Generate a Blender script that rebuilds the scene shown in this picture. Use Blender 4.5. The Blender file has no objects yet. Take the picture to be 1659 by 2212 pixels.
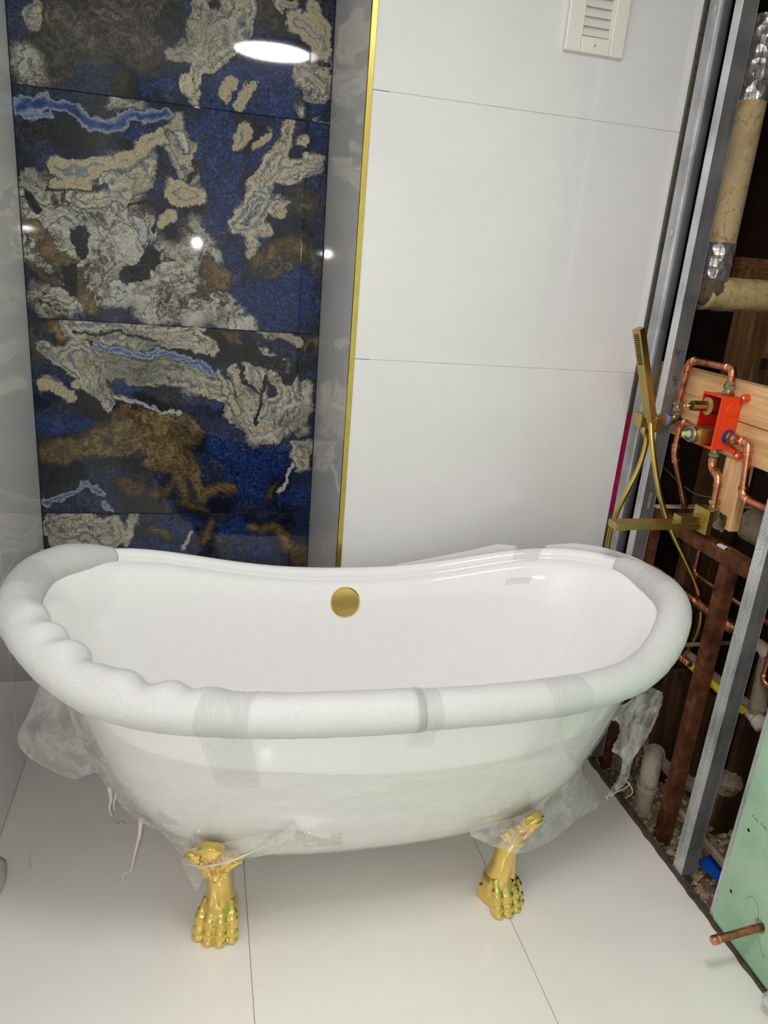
import bpy, bmesh, math, random
import numpy as np
from mathutils import Vector, Matrix, noise

random.seed(7)
SC = bpy.context.scene
COL = SC.collection

# ---------------------------------------------------------------- camera
cam_d = bpy.data.cameras.new('camera')
cam = bpy.data.objects.new('camera', cam_d)
COL.objects.link(cam)
cam_d.sensor_fit = 'VERTICAL'
cam_d.sensor_height = 36.0
cam_d.lens = 26.1107
cam_d.clip_start = 0.02
cam.matrix_world = Matrix(((0.970988, -0.001377, -0.239126, 0.000000), (-0.225267, 0.330260, -0.916615, 0.000000), (0.080236, 0.943889, 0.320369, 1.439905), (0.000000, 0.000000, 0.000000, 1.000000)))
SC.camera = cam

# ---------------------------------------------------------------- world, lamps, exposure
world = bpy.data.worlds.new('room_world')
SC.world = world
world.use_nodes = True
world.node_tree.nodes['Background'].inputs[0].default_value = (0.85, 0.9, 1.0, 1)
world.node_tree.nodes['Background'].inputs[1].default_value = 0.02

flash_d = bpy.data.lights.new('phone_flash', 'POINT')      # the phone's own lamp, beside its lens
flash_d.energy = 15.0
flash_d.color = (1.0, 0.945, 0.96)
flash_d.shadow_soft_size = 0.007
flash = bpy.data.objects.new('phone_flash', flash_d)
flash.location = (-0.026, 0.0, 1.4399 + 0.006)
COL.objects.link(flash)

CEILING_LIGHT_STRENGTH = 39.0                               # emission of the round ceiling lamp's diffuser
SC.view_settings.view_transform = 'Standard'
SC.view_settings.look = 'None'
SC.view_settings.exposure = 0.06
SC.view_settings.gamma = 1.0
SC.view_settings.use_curve_mapping = False

# ---------------------------------------------------------------- helpers
def tag(o, label=None, cat=None, group=None, kind=None):
    if label: o['label'] = label
    if cat: o['category'] = cat
    if group: o['group'] = group
    if kind: o['kind'] = kind
    return o

def empty(name, loc, label=None, cat=None, group=None):
    o = bpy.data.objects.new(name, None)
    o.empty_display_size = 0.05
    o.location = loc
    COL.objects.link(o)
    return tag(o, label, cat, group)

V = Vector

def frame(d):
    d = V(d).normalized()
    u = d.cross(V((0, 0, 1)))
    if u.length < 1e-3: u = d.cross(V((0, 1, 0)))
    u.normalize()
    return d, u, d.cross(u).normalized()

class MB:
    def __init__(s): s.v = []; s.f = []
    def add(s, vs, fs):
        b = len(s.v); s.v += [tuple(p) for p in vs]; s.f += [[b + i for i in f] for f in fs]; return s
    def box(s, x0, x1, y0, y1, z0, z1):
        vs = [(x, y, z) for z in (z0, z1) for y in (y0, y1) for x in (x0, x1)]
        return s.add(vs, [(0, 2, 3, 1), (4, 5, 7, 6), (0, 1, 5, 4), (2, 6, 7, 3), (0, 4, 6, 2), (1, 3, 7, 5)])
    def obox(s, c, ax, ay, az):                 # centre and three half-axis vectors
        c, ax, ay, az = V(c), V(ax), V(ay), V(az)
        vs = [c + i * ax + j * ay + k * az for k in (-1, 1) for j in (-1, 1) for i in (-1, 1)]
        return s.add(vs, [(0, 2, 3, 1), (4, 5, 7, 6), (0, 1, 5, 4), (2, 6, 7, 3), (0, 4, 6, 2), (1, 3, 7, 5)])
    def bar(s, p, q, w, h, up=(0, 0, 1)):       # beam of rectangular section from p to q
        p, q = V(p), V(q); d = (q - p) / 2; u = d.cross(V(up)).normalized(); k = u.cross(d).normalized()
        return s.obox((p + q) / 2, d, u * w / 2, k * h / 2)
    def tube(s, pts, r, n=12, cap=True):
        pts = [V(p) for p in pts]; m = len(pts)
        rs = r if isinstance(r, (list, tuple)) else [r] * m
        d, u, w = frame(pts[1] - pts[0]); vs = []; fs = []
        for i, p in enumerate(pts):
            t = (pts[min(i + 1, m - 1)] - pts[max(i - 1, 0)]).normalized()
            u = (u - t * u.dot(t)).normalized(); w = t.cross(u)
            for j in range(n):
                a = 2 * math.pi * j / n
                vs.append(p + rs[i] * (math.cos(a) * u + math.sin(a) * w))
        for i in range(m - 1):
            for j in range(n):
                k = (j + 1) % n
                fs.append((i * n + j, i * n + k, (i + 1) * n + k, (i + 1) * n + j))
        if cap: fs += [tuple(range(n))[::-1], tuple(range((m - 1) * n, m * n))]
        return s.add(vs, fs)
    def lathe(s, prof, o, axis, n=24):          # prof: (radius, distance along axis)
        d, u, w = frame(axis); o = V(o); vs = []; fs = []; m = len(prof)
        for r, t in prof:
            for j in range(n):
                a = 2 * math.pi * j / n
                vs.append(o + d * t + max(r, 1e-5) * (math.cos(a) * u + math.sin(a) * w))
        for i in range(m - 1):
            for j in range(n):
                k = (j + 1) % n
                fs.append((i * n + j, i * n + k, (i + 1) * n + k, (i + 1) * n + j))
        fs += [tuple(range(n))[::-1], tuple(range((m - 1) * n, m * n))]
        return s.add(vs, fs)
    def prism(s, poly, vec):
        n = len(poly); vec = V(vec); a = [V(p) for p in poly]
        return s.add(a + [p + vec for p in a], [tuple(range(n))[::-1], tuple(range(n, 2 * n))] +
                     [(i, (i + 1) % n, n + (i + 1) % n, n + i) for i in range(n)])
    def ball(s, c, rx, ry=None, rz=None, n=16, m=10, rot=None):
        ry = ry or rx; rz = rz or rx; c = V(c); vs = []; fs = []
        for i in range(m + 1):
            p = math.pi * i / m
            for j in range(n):
                a = 2 * math.pi * j / n
                q = V((rx * math.sin(p) * math.cos(a), ry * math.sin(p) * math.sin(a), rz * math.cos(p)))
                vs.append(c + (rot @ q if rot else q))
        for i in range(m):
            for j in range(n):
                k = (j + 1) % n
                fs.append((i * n + j, (i + 1) * n + j, (i + 1) * n + k, i * n + k))
        return s.add(vs, fs)
    def grid(s, rows, closed=False):            # rows: list of equal lists of points
        n = len(rows[0]); vs = [p for r in rows for p in r]; fs = []
        for i in range(len(rows) - 1):
            for j in range(n if closed else n - 1):
                k = (j + 1) % n
                fs.append((i * n + j, i * n + k, (i + 1) * n + k, (i + 1) * n + j))
        return s.add(vs, fs)
    def build(s, name, mat, parent=None, smooth=False, bevel=0.0, recalc=True, seg=2):
        me = bpy.data.meshes.new(name)
        me.from_pydata([tuple(p) for p in s.v], [], s.f)
        if recalc:
            bm = bmesh.new(); bm.from_mesh(me)
            bmesh.ops.recalc_face_normals(bm, faces=bm.faces); bm.to_mesh(me); bm.free()
        me.update()
        if smooth: me.polygons.foreach_set('use_smooth', [True] * len(me.polygons))
        if mat: me.materials.append(mat)
        o = bpy.data.objects.new(name, me); COL.objects.link(o)
        if parent is not None:
            o.parent = parent; o.matrix_parent_inverse = Matrix.Translation(parent.location).inverted()
        if bevel:
            b = o.modifiers.new('bevel', 'BEVEL'); b.width = bevel; b.segments = seg; b.limit_method = 'ANGLE'
            b.angle_limit = math.radians(40)
            b.harden_normals = False
        return o

def autosmooth(o, ang=40):
    me = o.data; me.polygons.foreach_set('use_smooth', [True] * len(me.polygons))
    bm = bmesh.new(); bm.from_mesh(me)
    for e in bm.edges:
        e.smooth = not (len(e.link_faces) == 2 and e.calc_face_angle(0) > math.radians(ang))
    bm.to_mesh(me); bm.free()
    return o

def catmull(pts, k=8):
    pts = [V(p) for p in pts]; P = [2 * pts[0] - pts[1]] + pts + [2 * pts[-1] - pts[-2]]; out = []
    for i in range(1, len(P) - 2):
        a, b, c, d = P[i - 1:i + 3]
        for j in range(k):
            t = j / k
            out.append(0.5 * ((2 * b) + (c - a) * t + (2 * a - 5 * b + 4 * c - d) * t * t + (3 * b - a - 3 * c + d) * t ** 3))
    out.append(pts[-1])
    return out

def nz(p, sc=1.0): return noise.noise(V(p) * sc)

# ---------------------------------------------------------------- materials
def lin(c):
    return tuple((x / 12.92 if x <= 0.04045 else ((x + 0.055) / 1.055) ** 2.4) for x in [q / 255 for q in c]) + (1,)

class NT:
    """small wrapper to write node trees quickly"""
    def __init__(s, name):
        s.m = bpy.data.materials.new(name); s.m.use_nodes = True
        s.t = s.m.node_tree; s.n = s.t.nodes; s.b = s.n['Principled BSDF']; s.out = s.n['Material Output']
    def new(s, ty, **kw):
        n = s.n.new(ty)
        for k, v in kw.items(): setattr(n, k, v)
        return n
    def set(s, inp, v):
        if isinstance(v, bpy.types.NodeSocket): s.t.links.new(v, inp)
        elif v is not None: inp.default_value = v
    def math(s, op, a, b=None, c=None, clamp=False):
        n = s.new('ShaderNodeMath', operation=op, use_clamp=clamp)
        s.set(n.inputs[0], a); s.set(n.inputs[1], b); s.set(n.inputs[2], c)
        return n.outputs[0]
    def vmath(s, op, a, b=None, out=0, scale=None):
        n = s.new('ShaderNodeVectorMath', operation=op)
        s.set(n.inputs[0], a); s.set(n.inputs[1], b)
        if scale is not None: s.set(n.inputs['Scale'], scale)
        return n.outputs[out]
    def pos(s): return s.new('ShaderNodeNewGeometry').outputs['Position']
    def obj(s): return s.new('ShaderNodeTexCoord').outputs['Object']
    def noise(s, vec, scale, detail=3, rough=0.5, dist=0.0, color=False):
        n = s.new('ShaderNodeTexNoise')
        s.set(n.inputs['Vector'], vec); n.inputs['Scale'].default_value = scale
        n.inputs['Detail'].default_value = detail; n.inputs['Roughness'].default_value = rough
        n.inputs['Distortion'].default_value = dist
        return n.outputs['Color' if color else 'Fac']
    def voro(s, vec, scale, feature='F1', out='Distance'):
        n = s.new('ShaderNodeTexVoronoi', feature=feature)
        s.set(n.inputs['Vector'], vec); n.inputs['Scale'].default_value = scale
        return n.outputs[out]
    def ramp(s, fac, stops, interp='LINEAR'):
        n = s.new('ShaderNodeValToRGB'); n.color_ramp.interpolation = interp
        e = n.color_ramp.elements
        while len(e) < len(stops): e.new(0.5)
        for k, (p, c) in enumerate(stops):
            e[k].position = p; e[k].color = c if len(c) == 4 else lin(c)
        s.set(n.inputs[0], fac)
        return n.outputs[0]
    def mix(s, fac, a, b, mode='MIX'):
        n = s.new('ShaderNodeMix', data_type='RGBA', blend_type=mode)
        s.set(n.inputs[0], fac); s.set(n.inputs[6], a); s.set(n.inputs[7], b)
        return n.outputs[2]
    def mapr(s, v, a, b, c=0.0, d=1.0, smooth=False):
        n = s.new('ShaderNodeMapRange', interpolation_type='SMOOTHSTEP' if smooth else 'LINEAR')
        s.set(n.inputs[0], v)
        for i, q in zip((1, 2, 3, 4), (a, b, c, d)): n.inputs[i].default_value = q
        return n.outputs[0]
    def bump(s, h, strength=0.3, dist=0.01):
        n = s.new('ShaderNodeBump'); s.set(n.inputs['Height'], h)
        n.inputs['Strength'].default_value = strength; n.inputs['Distance'].default_value = dist
        s.set(s.b.inputs['Normal'], n.outputs[0])
        return n.outputs[0]
    def p(s, **kw):
        for k, v in kw.items(): s.set(s.b.inputs[k.replace('_', ' ')], v)
        return s

def scaled(t, vec, sx, sy, sz):
    return t.vmath('MULTIPLY', vec, (sx, sy, sz))

def plain(name, col, rough=0.5, metal=0.0, var=0.12, nscale=30, bump=0.0, bscale=80, **kw):
    """plain surface with a little colour variation and wear"""
    t = NT(name); o = t.pos()
    c = lin(col); f = t.noise(o, nscale, 4, 0.6)
    dark = tuple(x * (1 - var * 2) for x in c[:3]) + (1,); light = tuple(min(1, x * (1 + var)) for x in c[:3]) + (1,)
    t.p(Base_Color=t.ramp(f, [(0.3, dark), (0.5, c), (0.72, light)]), Roughness=rough, Metallic=metal, **kw)
    if bump: t.bump(t.noise(o, bscale, 4, 0.6), bump, 0.004)
    return t.m

M = {}
def tile_white(name, col, amt, rough=0.06):
    t = NT(name); o = t.pos()
    w = t.vmath('ADD', o, t.vmath('SCALE', t.noise(o, 1.6, 4, 0.6, color=True), scale=0.6))
    vein = t.noise(scaled(t, w, 1.0, 1.0, 1.7), 1.7, 6, 0.62)
    c = lin(col); d = tuple(x * (1 - amt) for x in c[:3]) + (1,)
    t.p(Base_Color=t.ramp(vein, [(0.36, d), (0.5, c), (0.7, tuple(min(1, x * 1.04) for x in c[:3]) + (1,))]), Roughness=rough)
    t.b.inputs['IOR'].default_value = 1.52
    return t.m
M['tile_white'] = tile_white('white_polished_tile', (232, 231, 229), 0.03)
M['tile_grey'] = tile_white('pale_grey_polished_tile', (246, 245, 243), 0.06, 0.04)
M['tile_grey'].node_tree.nodes['Principled BSDF'].inputs['Specular IOR Level'].default_value = 0.3
M['tile_floor'] = tile_white('white_floor_tile', (246, 242, 236), 0.03, 0.16)
def add_specks(mat):
    nt = mat.node_tree; t = NT.__new__(NT); t.m = mat; t.t = nt; t.n = nt.nodes; t.b = nt.nodes['Principled BSDF']
    base = t.b.inputs['Base Color'].links[0].from_socket; o = t.pos()
    w = t.vmath('ADD', o, t.vmath('SCALE', t.noise(o, 160, 2, 0.5, color=True), scale=0.006))
    sp = t.mapr(t.voro(w, 17), 0.030, 0.014); keep = t.mapr(t.noise(o, 5, 2, 0.5), 0.45, 0.55)
    scuff = t.mapr(t.noise(scaled(t, o, 1, 0.6, 1), 13, 6, 0.7), 0.66, 0.80, 0, 0.10)
    c = t.mix(scuff, base, lin((120, 112, 100)))
    t.p(Base_Color=t.mix(t.math('MULTIPLY', t.math('MULTIPLY', sp, keep), 0.75), c, lin((70, 60, 54))))
add_specks(M['tile_floor'])
M['grout_white'] = plain('white_grout', (205, 203, 196), 0.9)
M['grout_floor'] = plain('tan_grout', (150, 142, 128), 0.9)
M['grout_dark'] = plain('dark_blue_grout', (18, 26, 48), 0.8)
M['paint'] = plain('white_paint', (244, 243, 241), 0.6, var=0.02)
M['enamel'] = plain('white_acrylic', (248, 247, 245), 0.07, var=0.006, Coat_Weight=0.4, Coat_Roughness=0.03)
M['vent'] = plain('white_vent_enamel', (236, 232, 224), 0.35, var=0.02)
M['gold'] = plain('polished_gold', (240, 208, 122), 0.10, 1.0, var=0.04)
M['gold_trim'] = plain('satin_gold_trim', (222, 196, 104), 0.26, 1.0, var=0.06)
M['gold_brushed'] = plain('brushed_gold', (198, 174, 108), 0.38, 1.0, var=0.07, nscale=60)
M['gold_hose'] = plain('gold_hose', (216, 194, 104), 0.28, 1.0, var=0.05)
M['brass'] = plain('raw_brass', (196, 168, 106), 0.28, 1.0, var=0.12)
M['nickel'] = plain('silver_brass', (170, 158, 128), 0.33, 1.0, var=0.15)
M['black'] = plain('black_rubber', (16, 15, 18), 0.6)
M['marker'] = plain('black_marker_ink', (14, 14, 26), 0.5)
M['ink_green'] = plain('dark_green_ink', (52, 82, 58), 0.8)
M['blue_plastic'] = plain('light_blue_plastic', (104, 158, 214), 0.4)
M['purple_ring'] = plain('violet_plastic_ring', (72, 60, 140), 0.4)
M['white_plastic'] = plain('white_plastic', (225, 222, 214), 0.4)
M['lime_plastic'] = plain('pale_lime_plastic', (196, 204, 140), 0.4)
M['yellow_pipe'] = plain('yellow_plastic_coating', (232, 206, 20), 0.4, var=0.06)
M['blue_tape'] = plain('blue_sheet_plastic', (16, 84, 190), 0.5, var=0.1)
M['gypsum'] = plain('gypsum_core', (214, 208, 196), 0.9)

def copper(name, col, tar):
    t = NT(name); o = t.pos(); f = t.noise(o, 38, 5, 0.65)
    t.p(Base_Color=t.ramp(f, [(0.3, tar), (0.5, col), (0.75, tuple(min(255, x + 22) for x in col))]), Metallic=1.0,
        Roughness=t.mapr(f, 0.3, 0.7, 0.42, 0.22))
    return t.m
M['copper'] = copper('worn_copper', (196, 128, 98), (110, 62, 44))
M['copper_bright'] = copper('bright_copper', (222, 152, 120), (150, 86, 60))

def galv(name, col, rough, dots=False, metal=0.45):
    t = NT(name); o = t.pos()
    s = t.noise(scaled(t, o, 90, 90, 2.0), 1.0, 3, 0.6); bl = t.noise(o, 9, 4, 0.6)
    f = t.math('ADD', t.math('MULTIPLY', s, 0.35), t.math('MULTIPLY', bl, 0.65))
    c = col
    t.p(Base_Color=t.ramp(f, [(0.3, tuple(int(x * 0.72) for x in c)), (0.5, c), (0.72, tuple(min(255, int(x * 1.12)) for x in c))]),
        Metallic=metal, Roughness=t.mapr(bl, 0.3, 0.7, rough - 0.06, rough + 0.12))
    if dots:
        d = t.voro(scaled(t, o, 1, 150, 150), 1.0)
        t.bump(t.mapr(d, 0.15, 0.4, 1.0, 0.0), 0.6, 0.002)
    return t.m
M['galv'] = galv('galvanised_steel', (222, 225, 227), 0.36, metal=0.3)
M['galv_dots'] = galv('dimpled_galvanised_steel', (204, 208, 206), 0.36, dots=True, metal=0.35)
M['galv_dark'] = galv('shaded_galvanised_steel', (142, 142, 142), 0.32, metal=0.5)  # same steel as the flanges; shade and dark reflections painted into its colour

def rusty(name, a, b, c):
    t = NT(name); o = t.pos(); f = t.noise(o, 26, 7, 0.7); g = t.noise(o, 130, 3, 0.6)
    col = t.ramp(f, [(0.3, a), (0.52, b), (0.7, c)])
    col = t.mix(t.mapr(g, 0.72, 0.76), col, lin((190, 150, 110)))
    t.p(Base_Color=col, Roughness=0.75, Metallic=0.15); t.bump(f, 0.5, 0.004)
    return t.m
M['rust'] = rusty('rusted_iron', (54, 27, 14), (104, 58, 30), (150, 98, 58))
M['rust_dark'] = rusty('dark_rusted_iron', (40, 18, 12), (72, 36, 22), (98, 56, 36))

def wood(name, a, b, c, sc=1.0, axis='y', rough=0.7):
    t = NT(name); o = t.pos()
    k = {'y': (1, 0.06, 1), 'z': (1, 1, 0.06), 'x': (0.06, 1, 1)}[axis]
    v = scaled(t, o, *[q * sc for q in k])
    w = t.vmath('ADD', v, t.vmath('SCALE', t.noise(v, 14, 3, 0.5, color=True), scale=0.02))
    g = t.noise(w, 95, 4, 0.55); l = t.noise(o, 5, 4, 0.6)
    f = t.math('ADD', t.math('MULTIPLY', g, 0.7), t.math('MULTIPLY', l, 0.3))
    t.p(Base_Color=t.ramp(f, [(0.32, a), (0.5, b), (0.66, c)]), Roughness=rough); t.bump(g, 0.15, 0.002)
    return t.m
M['pine'] = wood('fresh_pine', (196, 146, 94), (222, 178, 124), (236, 200, 150), axis='y')
M['pine_v'] = wood('fresh_pine_upright', (196, 146, 94), (224, 180, 128), (238, 202, 152), axis='z')
M['oldwood'] = wood('old_dark_timber', (70, 44, 22), (112, 78, 42), (146, 110, 66), axis='z')
M['oldwood_y'] = wood('old_timber_block', (84, 54, 24), (136, 94, 46), (164, 122, 68), axis='y')
M['oldboard'] = wood('stained_old_board', (36, 22, 11), (74, 48, 24), (104, 72, 40), axis='z', sc=0.5)

def stained(name, base, st, sc=9):
    t = NT(name); o = t.pos(); f = t.noise(scaled(t, o, 1, 1, 0.6), sc, 6, 0.6, 0.6)
    d = t.mapr(t.noise(o, sc * 1.4, 5, 0.65), 0.55, 0.7)
    col = t.ramp(f, [(0.35, tuple(int(x * 0.86) for x in base)), (0.55, base)])
    col = t.mix(t.math('MULTIPLY', d, 0.75), col, lin(st))
    edge = t.mapr(t.math('ABSOLUTE', t.math('SUBTRACT', f, 0.56)), 0.0, 0.012, 0.65, 0.0)
    t.p(Base_Color=t.mix(edge, col, lin(tuple(int(x * 0.8) for x in st))), Roughness=0.85); t.bump(f, 0.2, 0.003)
    return t.m
M['paper_wrap'] = stained('stained_pipe_jacket', (240, 214, 160), (168, 116, 50), 8)
M['fibre'] = stained('yellow_glass_wool', (244, 222, 156), (190, 146, 76), 22)
M['oldpvc'] = stained('grimy_white_plastic', (206, 196, 176), (132, 112, 84), 20)
M['oldpipe_grey'] = stained('grimy_grey_pipe', (150, 142, 118), (88, 80, 58), 24)
M['plaster'] = stained('old_plaster', (176, 160, 136), (98, 78, 56), 14)
M['debris'] = stained('rubble', (140, 120, 98), (70, 50, 36), 30)
M['debris_light'] = stained('pale_rubble', (196, 176, 140), (130, 106, 76), 40)
M['brownwall'] = stained('brown_cavity_wall', (64, 42, 24), (36, 22, 14), 6)
M['darkwall'] = stained('dark_cavity_wall', (46, 32, 24), (26, 16, 12), 6)
M['dark_mortar'] = stained('dark_edge_mortar', (84, 74, 62), (40, 32, 28), 40)
M['backer_grey'] = stained('grey_board_edge', (120, 124, 116), (60, 62, 58), 60)

def foil():
    t = NT('aluminium_foil_tape'); o = t.pos(); f = t.voro(o, 38, out='Color'); n = t.noise(o, 60, 4, 0.6)
    t.p(Base_Color=t.ramp(n, [(0.3, (160, 148, 142)), (0.6, (232, 228, 222))]), Metallic=0.65, Roughness=0.3)
    t.bump(t.voro(o, 34), 0.9, 0.012)
    return t.m
M['foil'] = foil()

def orange():
    t = NT('orange_plastic'); o = t.pos(); f = t.noise(o, 400, 2, 0.5)
    t.p(Base_Color=t.ramp(f, [(0.3, (226, 58, 14)), (0.7, (246, 78, 24))]), Roughness=0.5)
    t.bump(f, 0.08, 0.001)
    return t.m
M['orange'] = orange()
M['orange_in'] = plain('red_orange_inner_plastic', (214, 34, 12), 0.5, var=0.05)

def greenboard():
    t = NT('green_gypsum_paper'); o = t.pos(); f = t.noise(o, 7, 5, 0.6); g = t.noise(o, 160, 3, 0.6)
    col = t.ramp(f, [(0.35, (152, 190, 158)), (0.5, (166, 203, 172)), (0.68, (184, 212, 184))])
    col = t.mix(t.mapr(g, 0.7, 0.78), col, lin((196, 208, 186)))
    t.p(Base_Color=col, Roughness=0.8)
    return t.m
M['green'] = greenboard()

def foam():
    t = NT('white_foam_sheet'); o = t.pos(); f = t.noise(o, 420, 3, 0.6); g = t.noise(o, 30, 3, 0.5)
    t.p(Base_Color=t.ramp(f, [(0.3, (202, 202, 200)), (0.7, (219, 218, 215))]), Roughness=0.55)
    t.b.inputs['Subsurface Weight'].default_value = 0.15
    t.b.inputs['Subsurface Radius'].default_value = (0.01, 0.01, 0.01)
    t.bump(t.math('ADD', t.math('MULTIPLY', f, 0.3), g), 0.12, 0.004)
    return t.m
M['foam'] = foam()

def film(name, lo, hi, k, col=(224, 220, 212), rough=0.12, fine=None, bump=0.02):
    """clear stretch film: see-through, milky where it is folded, glossy along its creases"""
    t = NT(name); o = t.pos()
    s = scaled(t, o, *k)
    w = t.vmath('ADD', s, t.vmath('SCALE', t.noise(o, 9, 3, 0.5, color=True), scale=2.2))
    n = t.noise(w, 1.0, 5, 0.62); h = n
    if fine:
        w2 = t.vmath('ADD', scaled(t, o, *fine), t.vmath('SCALE', t.noise(o, 5, 3, 0.5, color=True), scale=3.0))
        f = t.noise(w2, 1.0, 3, 0.55)
        h = t.math('ADD', n, t.math('MULTIPLY', t.mapr(f, 0.42, 0.7), 0.8))
    bm_ = t.new('ShaderNodeBump'); t.set(bm_.inputs['Height'], h); bm_.inputs['Strength'].default_value = 1.0; bm_.inputs['Distance'].default_value = bump
    soft = t.new('ShaderNodeBump'); t.set(soft.inputs['Height'], n); soft.inputs['Strength'].default_value = 0.25; soft.inputs['Distance'].default_value = 0.01
    df = t.new('ShaderNodeBsdfDiffuse'); df.inputs[0].default_value = lin(col); t.set(df.inputs['Normal'], soft.outputs[0])
    tl = t.new('ShaderNodeBsdfTranslucent'); tl.inputs[0].default_value = lin(col)
    body = t.new('ShaderNodeMixShader'); body.inputs[0].default_value = 0.15; t.set(body.inputs[1], df.outputs[0]); t.set(body.inputs[2], tl.outputs[0])
    tp = t.new('ShaderNodeBsdfTransparent')
    veil = t.new('ShaderNodeMixShader'); t.set(veil.inputs[0], t.mapr(n, 0.35, 0.72, lo, hi)); t.set(veil.inputs[1], tp.outputs[0]); t.set(veil.inputs[2], body.outputs[0])
    gl = t.new('ShaderNodeBsdfGlossy'); gl.inputs['Roughness'].default_value = rough; t.set(gl.inputs['Normal'], bm_.outputs[0])
    lw = t.new('ShaderNodeLayerWeight'); lw.inputs[0].default_value = 0.5; t.set(lw.inputs['Normal'], bm_.outputs[0])
    fac = t.math('ADD', 0.06, t.math('MULTIPLY', t.math('POWER', lw.outputs['Facing'], 3.0), 0.16), clamp=True)
    fin = t.new('ShaderNodeMixShader'); t.set(fin.inputs[0], fac); t.set(fin.inputs[1], veil.outputs[0]); t.set(fin.inputs[2], gl.outputs[0])
    t.set(t.out.inputs['Surface'], fin.outputs[0]); t.n.remove(t.b)
    return t.m
M['film_wrap'] = film('tight_stretch_film', 0.05, 0.26, (5, 10, 60), (246, 242, 236), 0.06, (9, 12, 150), 0.05)
M['film_loose'] = film('loose_stretch_film', 0.12, 0.55, (24, 24, 24), (248, 245, 240), 0.06, (60, 60, 40), 0.04)
M['film_strap'] = film('film_strap', 0.02, 0.12, (130, 30, 5), (252, 251, 249), 0.05, (220, 40, 6), 0.04)
M['film_torn'] = film('torn_stretch_film', 0.18, 0.85, (40, 40, 14), (248, 245, 238), 0.08, (80, 80, 24), 0.04)
M['film_strand'] = plain('twisted_film', (222, 216, 204), 0.35, var=0.06)

def lampmat():
    t = NT('lit_diffuser'); t.p(Base_Color=(1, 1, 1, 1), Emission_Color=(1.0, 0.935, 0.99, 1), Emission_Strength=CEILING_LIGHT_STRENGTH)
    return t.m
M['lamp'] = lampmat()

# ---------------------------------------------------------------- marble print of the niche tiles
def capsule_group():
    g = bpy.data.node_groups.new('capsule_distance', 'ShaderNodeTree')
    I = g.interface
    for nm, ty in (('P', 'NodeSocketVector'), ('A', 'NodeSocketVector'), ('B', 'NodeSocketVector'), ('R', 'NodeSocketFloat'), ('D', 'NodeSocketFloat'), ('K', 'NodeSocketFloat')):
        I.new_socket(nm, in_out='INPUT', socket_type=ty)
    I.new_socket('D', in_out='OUTPUT', socket_type='NodeSocketFloat')
    n = g.nodes; gi = n.new('NodeGroupInput'); go = n.new('NodeGroupOutput'); L = g.links.new
    def vm(op, a, b, o=0):
        k = n.new('ShaderNodeVectorMath'); k.operation = op; L(a, k.inputs[0]); L(b, k.inputs[1]); return k.outputs[o]
    def mm(op, a, b, c=None, clamp=False):
        k = n.new('ShaderNodeMath'); k.operation = op; k.use_clamp = clamp
        for i, q in enumerate((a, b, c)):
            if q is None: continue
            if isinstance(q, (int, float)): k.inputs[i].default_value = q
            else: L(q, k.inputs[i])
        return k.outputs[0]
    dep = mm('MULTIPLY', gi.outputs['D'], 1e-9)            # chains the evaluation order of the strokes
    pa = vm('SUBTRACT', vm('ADD', gi.outputs['P'], dep), gi.outputs['A']); ba = vm('SUBTRACT', gi.outputs['B'], gi.outputs['A'])
    h = mm('DIVIDE', vm('DOT_PRODUCT', pa, ba, 1), mm('ADD', vm('DOT_PRODUCT', ba, ba, 1), 1e-7), clamp=True)
    sc = n.new('ShaderNodeVectorMath'); sc.operation = 'SCALE'; L(ba, sc.inputs[0]); L(h, sc.inputs['Scale'])
    df = vm('SUBTRACT', pa, sc.outputs[0])
    ln = n.new('ShaderNodeVectorMath'); ln.operation = 'LENGTH'; L(df, ln.inputs[0])
    d = mm('SUBTRACT', ln.outputs[1], gi.outputs['R'])
    L(mm('SMOOTH_MIN', d, gi.outputs['D'], gi.outputs['K']), go.inputs[0])
    return g
CAPS = capsule_group()

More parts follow.
